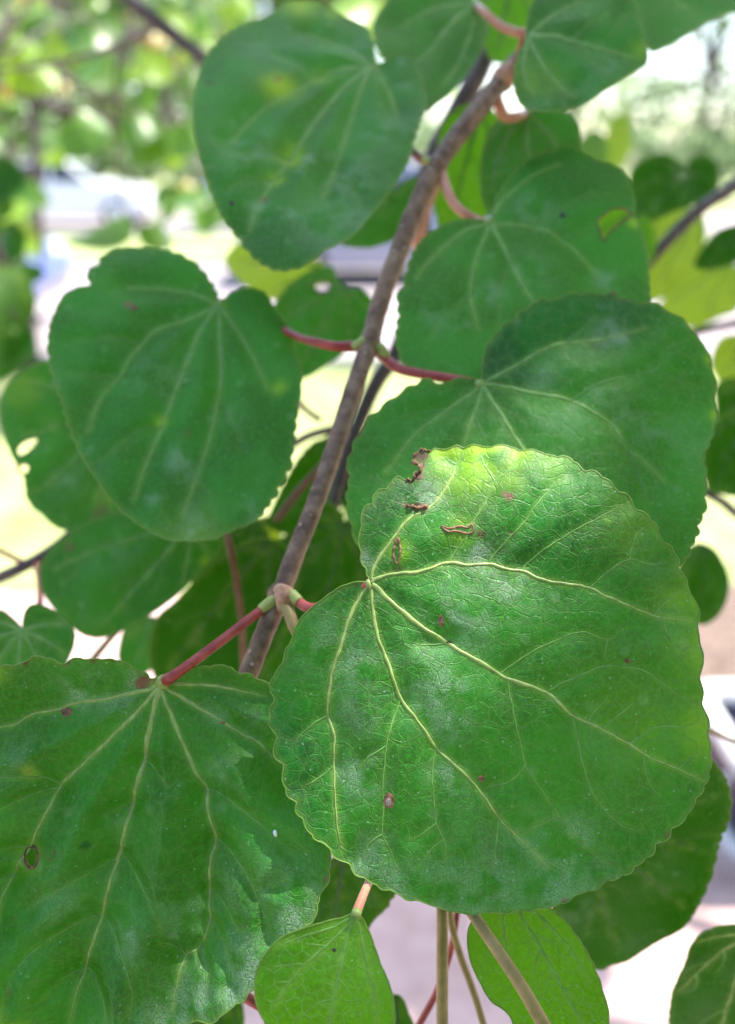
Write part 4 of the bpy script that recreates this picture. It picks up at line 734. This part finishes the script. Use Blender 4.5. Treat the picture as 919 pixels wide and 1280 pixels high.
lb = empty('leafy_branch', at(-80, 750, .265), 'low left branch with hole eaten leaves above the pink path', 'branch')
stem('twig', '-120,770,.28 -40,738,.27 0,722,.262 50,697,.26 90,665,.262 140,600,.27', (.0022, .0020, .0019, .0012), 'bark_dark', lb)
leaf(lb, '65,453 40,460 15,480 3,500 2,520 8,548 20,575 32,595 36,625 60,648 75,660 110,664 150,642 172,590 155,520 112,468', (85, 560), .236, 0, .15, base=(150, 520), tip=(36, 625), holes=['22,562 30,552 45,547 47,553 36,566 26,571', '24,584 35,580 39,588 29,595'], spacing=.0024, veinmat='vein_dim', cren=.0003, brown=[(125, 640, 10, .5)], yel=[(130, 625, 12, .4), (30, 490, 20, .3)], pale=[(85, 600, 20, .4)], label='leaf with two bitten holes behind the left hand leaf')
lL = leaf(lb, '49,712 52.5,699 65.7,683 88.6,666.5 108,653 150,640 220,645 268,665 274,688 249.5,712.5 230,735.5 197,761.7 164,781.4 131,796 105,794.6 85,778 65.7,758.5 52.5,738.7', (160, 715), .218, .0, .12, base=(240, 655), tip=(118, 793), spacing=.0022, veinmat='vein_dim', cren=.0001, dome=.001, pale=[(140, 690, 30, .35), (110, 770, 20, .3)], brown=[(220, 733, 4, .6), (88, 686, 4, .7)], yel=[(257, 703, 6, .6)], label='smooth rounded leaf below the left hand leaf')
leaf(lb, '28,789 26,783 13,770 0,763 -25,768 -45,800 -40,840 -10,872 30,872 70,852 88.6,817.5 95,794.6 88.6,781.4 65.7,762 42.7,755 31,768', (25, 815), .2, 0, .1, base=(28, 788), tip=(20, 870), spacing=.002, veinmat='vein_dim', cren=.0003, label='heart shaped leaf just behind the top edge of the folded leaf')
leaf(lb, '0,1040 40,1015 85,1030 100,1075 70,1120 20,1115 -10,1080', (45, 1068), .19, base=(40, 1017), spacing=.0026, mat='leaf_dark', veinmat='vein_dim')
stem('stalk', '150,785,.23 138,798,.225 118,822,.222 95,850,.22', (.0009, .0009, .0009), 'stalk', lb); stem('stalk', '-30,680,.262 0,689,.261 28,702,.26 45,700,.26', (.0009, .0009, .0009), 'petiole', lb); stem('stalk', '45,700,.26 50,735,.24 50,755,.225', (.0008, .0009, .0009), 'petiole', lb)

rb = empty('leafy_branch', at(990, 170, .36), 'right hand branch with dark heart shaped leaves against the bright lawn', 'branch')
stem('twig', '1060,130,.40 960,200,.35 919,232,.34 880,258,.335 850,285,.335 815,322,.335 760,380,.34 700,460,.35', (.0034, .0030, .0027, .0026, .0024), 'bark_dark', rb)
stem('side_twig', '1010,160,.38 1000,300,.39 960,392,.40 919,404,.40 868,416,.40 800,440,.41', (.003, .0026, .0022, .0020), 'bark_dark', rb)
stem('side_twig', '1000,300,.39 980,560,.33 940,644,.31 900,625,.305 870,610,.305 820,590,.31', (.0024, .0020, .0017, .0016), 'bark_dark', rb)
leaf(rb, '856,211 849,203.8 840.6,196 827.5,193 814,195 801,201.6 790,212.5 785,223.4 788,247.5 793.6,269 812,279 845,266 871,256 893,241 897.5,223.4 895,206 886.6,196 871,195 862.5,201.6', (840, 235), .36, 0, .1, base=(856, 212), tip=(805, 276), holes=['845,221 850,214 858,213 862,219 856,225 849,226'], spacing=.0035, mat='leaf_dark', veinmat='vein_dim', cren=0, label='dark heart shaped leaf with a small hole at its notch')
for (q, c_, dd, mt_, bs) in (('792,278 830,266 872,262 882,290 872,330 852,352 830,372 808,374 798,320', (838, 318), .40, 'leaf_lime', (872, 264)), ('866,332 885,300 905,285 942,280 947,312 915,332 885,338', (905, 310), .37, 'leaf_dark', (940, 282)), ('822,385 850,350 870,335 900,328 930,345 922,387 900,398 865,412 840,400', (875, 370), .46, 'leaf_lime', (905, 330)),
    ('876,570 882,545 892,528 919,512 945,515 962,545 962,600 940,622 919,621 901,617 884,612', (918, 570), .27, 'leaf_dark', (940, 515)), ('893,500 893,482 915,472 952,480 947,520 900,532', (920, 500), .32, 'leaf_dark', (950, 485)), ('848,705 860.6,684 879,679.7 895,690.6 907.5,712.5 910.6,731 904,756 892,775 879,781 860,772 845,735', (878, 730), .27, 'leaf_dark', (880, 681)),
    ('752,200 760,160 772,143 786,150 790,180 780,205 765,212', (772, 178), .6, 'leaf_lime', (775, 145)), ('720,185 735,165 755,170 760,200 740,215 722,205', (740, 190), .55, 'leaf_far', (740, 167)), ('890,440 905,420 930,425 935,470 905,480 890,465', (912, 450), .42, 'leaf_lime', (930, 428))):
    leaf(rb, q, c_, dd, 0, .1, base=bs, spacing=.0035, mat=mt_, veinmat='vein_dim', cren=.0003)
leaf(rb, '789,-8 797,20.8 811,63.7 836,57 872.5,39 885.5,31 909,21 919,19.5 960,0 985,-40 905,-95 805,-65', (875, -5), .245, 0, .5, base=(800, -60), tip=(950, 5), spacing=.0026, veinmat='vein_dim', cren=.0002, label='bluish leaf reaching into the white sky at the top')
stem('stalk', '870,905,.24 890,913,.245 919,928,.25 960,950,.26', (.0009, .0009, .0009), 'stalk', rb)

# ------------------------------------------------------------------ boughs farther back: leaves copied from a few blades
def heart(L, wf, notch):
    pts = []
    for i in range(36):
        a = 2 * math.pi * i / 36; r = .5 * (1 + .06 * math.cos(2 * a) - notch * math.exp(-((a - math.pi / 2 + (2 * math.pi if a - math.pi / 2 < -math.pi else 0)) / .33) ** 2))
        pts.append((r * math.cos(a) * L * wf, r * math.sin(a) * L - L * .42))
    return np.array(pts)
PROTO = []
for k in range(5):
    out = resample(catmull(heart(.058, .88 + .2 * rng.random(), .2 + .2 * rng.random()), True, 3), .002, True); s = np.arange(len(out))
    out = out * (1 + .02 * np.abs(np.sin(s * .9)))[:, None]; PV, SV = auto_veins(out, np.array([0, -.001]), np.array([0, -.058])); k1 = rng.random() * 6
    hf = lambda p, k1=k1, PV=PV: .0012 * (1 - np.exp(-(seg_dist(p, PV) / .006) ** 2)) + .003 * np.sin(p[:, 0] / .017 + k1) - .5 * p[:, 0] ** 2 / .03 + .3 * p[:, 1] ** 2 / .06
    o = build_blade('leaf', out, PV, SV, [], .0055, hf, lambda p, PV=PV: dict(vein=np.exp(-(seg_dist(p, PV) / .0014) ** 2), pale=np.zeros(len(p)), yel=np.zeros(len(p)), brown=np.zeros(len(p))), M['leaf_far'], lambda p, z: np.column_stack([p, z]), rng.random() * 9)
    PROTO.append(o)
PM = {}
for k, o in enumerate(PROTO):
    for mn in ('leaf_far', 'leaf_lime', 'leaf_gold', 'leaf_dark'):
        me = o.data.copy(); me.materials[0] = M[mn]; PM[k, mn] = me
    bpy.data.objects.remove(o)
def bough(label, stems, spots_, mats, rmax=.004, group='boughs hanging in the background'):
    """stems: pixel paths; spots_: (x, y, depth, size factor) of leaf bases"""
    P0 = P(stems[0][0])[0]; root = empty('background_bough', at(*P0), label, 'branch', group); allp = []
    for (s, r) in stems:
        pth = pix_path(s, 6); allp.append(pth); stem('twig', pth, r, 'bark_dark', root, 8, world=True)
    allp = np.vstack(allp); V, F = [], []
    for (x, y, d, sc) in spots_:
        p = at(x, y, d); j = np.argmin(np.linalg.norm(allp - p, axis=1)); q = allp[j]
        mid = (p + q) / 2 + np.array([0, 0, .25 * np.linalg.norm(p - q)]); pp = catmull([q, mid, p], sub=4)
        L_ = np.linalg.norm(p - q); v, f = tube_geo(pp, np.linspace(.0008 + .004 * min(L_, .3), .0007, len(pp)), 5); k = len(V); V += v; F += [tuple(i + k for i in g) for g in f]
        mn = random.choices([m for m, _ in mats], [w_ for _, w_ in mats])[0]
        o = bpy.data.objects.new('leaf', PM[random.randrange(5), mn]); COL.objects.link(o); o.parent = root; o.matrix_parent_inverse = Matrix.Translation(Vector(root.location)).inverted()
        o.location = Vector(p); o.scale = (sc,) * 3
        o.rotation_euler = (R(35 + 50 * random.random()), R(random.uniform(-35, 35)), R(random.uniform(-60, 60)))
    ls = adopt(mesh_obj('leaf_stalks', V, F, M['bark_dark']), root); ls['kind'] = 'stuff'
def scatter(n, x0, x1, y0, y1, d0, d1, f=None):
    r = []
    while len(r) < n:
        x, y = random.uniform(x0, x1), random.uniform(y0, y1)
        if f and not f(x, y): continue
        r.append((x, y, random.uniform(d0, d1), random.uniform(.75, 1.15)))
    return r
MX = [('leaf_far', 6), ('leaf_lime', 2), ('leaf_gold', .5), ('leaf_dark', 2.5)]
bough('blurred purplish bough crossing the top left corner with drooping leaves', [('60,-150,.55 150,-15,.55 200,30,.55 255,74,.55 310,120,.55 380,190,.57', (.0068, .006, .0055, .0050, .003)), ('200,30,.55 140,60,.6 60,80,.65 -20,90,.7', (.003, .0022, .0015))],
      [(85, 145, .75, .9), (150, 262, .62, .95), (12, 196, .7, .8), (60, 30, .8, 1.0), (20, 60, .9, 1.0), (110, 20, .85, .9), (190, 60, .95, .9), (215, 10, .9, .8), (140, 70, .9, .9), (225, 150, .95, .9), (186, 275, .75, .6)], MX)
bough('thin blurred bough low in the top left foliage', [('-120,60,1.2 40,125,1.2 130,150,1.2 190,166,1.2 245,186,1.2 330,215,1.22', (.009, .0085, .008, .006)), ('40,125,1.2 44,160,1.2 47,220,1.2 52,330,1.22', (.008, .007, .004))],
      scatter(48, -30, 330, -20, 175, 1.0, 1.6) + scatter(14, -20, 45, 190, 310, .9, 1.3) + scatter(7, 60, 190, 130, 190, 1.0, 1.3) + scatter(8, 195, 260, 225, 275, 1.0, 1.4), MX)
bough('leafy bough drooping along the left edge', [('-160,180,.55 -60,240,.55 -10,300,.56 8,360,.57 0,440,.58', (.005, .004, .003, .0018))],
      scatter(16, -40, 22, 200, 410, .5, .75) + [(12, 330, .6, .7), (22, 400, .55, .6)], [('leaf_dark', 4), ('leaf_far', 3)])
bough('far leafy bough behind the top left foliage', [('-200,-120,2.2 0,-20,2.2 160,40,2.2 330,60,2.2 470,40,2.25', (.018, .015, .012, .008)), ('0,-20,2.2 40,60,2.3 120,120,2.4 260,150,2.4', (.01, .008, .006))],
      scatter(150, -40, 470, -60, 135, 1.9, 3.0), [('leaf_far', 6), ('leaf_lime', 2), ('leaf_gold', .8), ('leaf_dark', 3)])
bough('leafy bough behind the top of the twig', [('420,-120,.8 450,-20,.8 480,40,.8 500,110,.82', (.005, .004, .003))], scatter(9, 440, 640, -40, 80, .7, 1.0), MX)

# ------------------------------------------------------------------ a tiny insect egg on the folded leaf
p = plB.loc([(348, 1031)]); c = plB.o + p[0, 0] * plB.e1 + p[0, 1] * plB.e2 + hB(p)[0] * plB.n
V, F = [], []; n, m_ = 12, 8; up = plB.n; ax = plB.e2 * .95 + plB.e1 * -.3; ax /= np.linalg.norm(ax); sd = np.cross(up, ax)
for j in range(m_ + 1):
    th = math.pi * j / m_; rr = .00042 * math.sin(th) * (1 + .12 * math.cos(th)) + 1e-6
    for k in range(n):
        a = 2 * math.pi * k / n; V.append(c + up * .0003 + ax * (.00070 * math.cos(th)) + sd * (rr * math.cos(a)) + up * (rr * math.sin(a)))
for j in range(m_):
    for k in range(n): F.append((j * n + k, j * n + (k + 1) % n, (j + 1) * n + (k + 1) % n, (j + 1) * n + k))
M['egg'] = speckle_mat('egg_white', (.75, .75, .74), (.85, .85, .84), 900, .4, .05, .0001)
tag(mesh_obj('insect_egg', V, F, M['egg']), 'tiny white oval insect egg lying on the folded powdery leaf', 'egg')
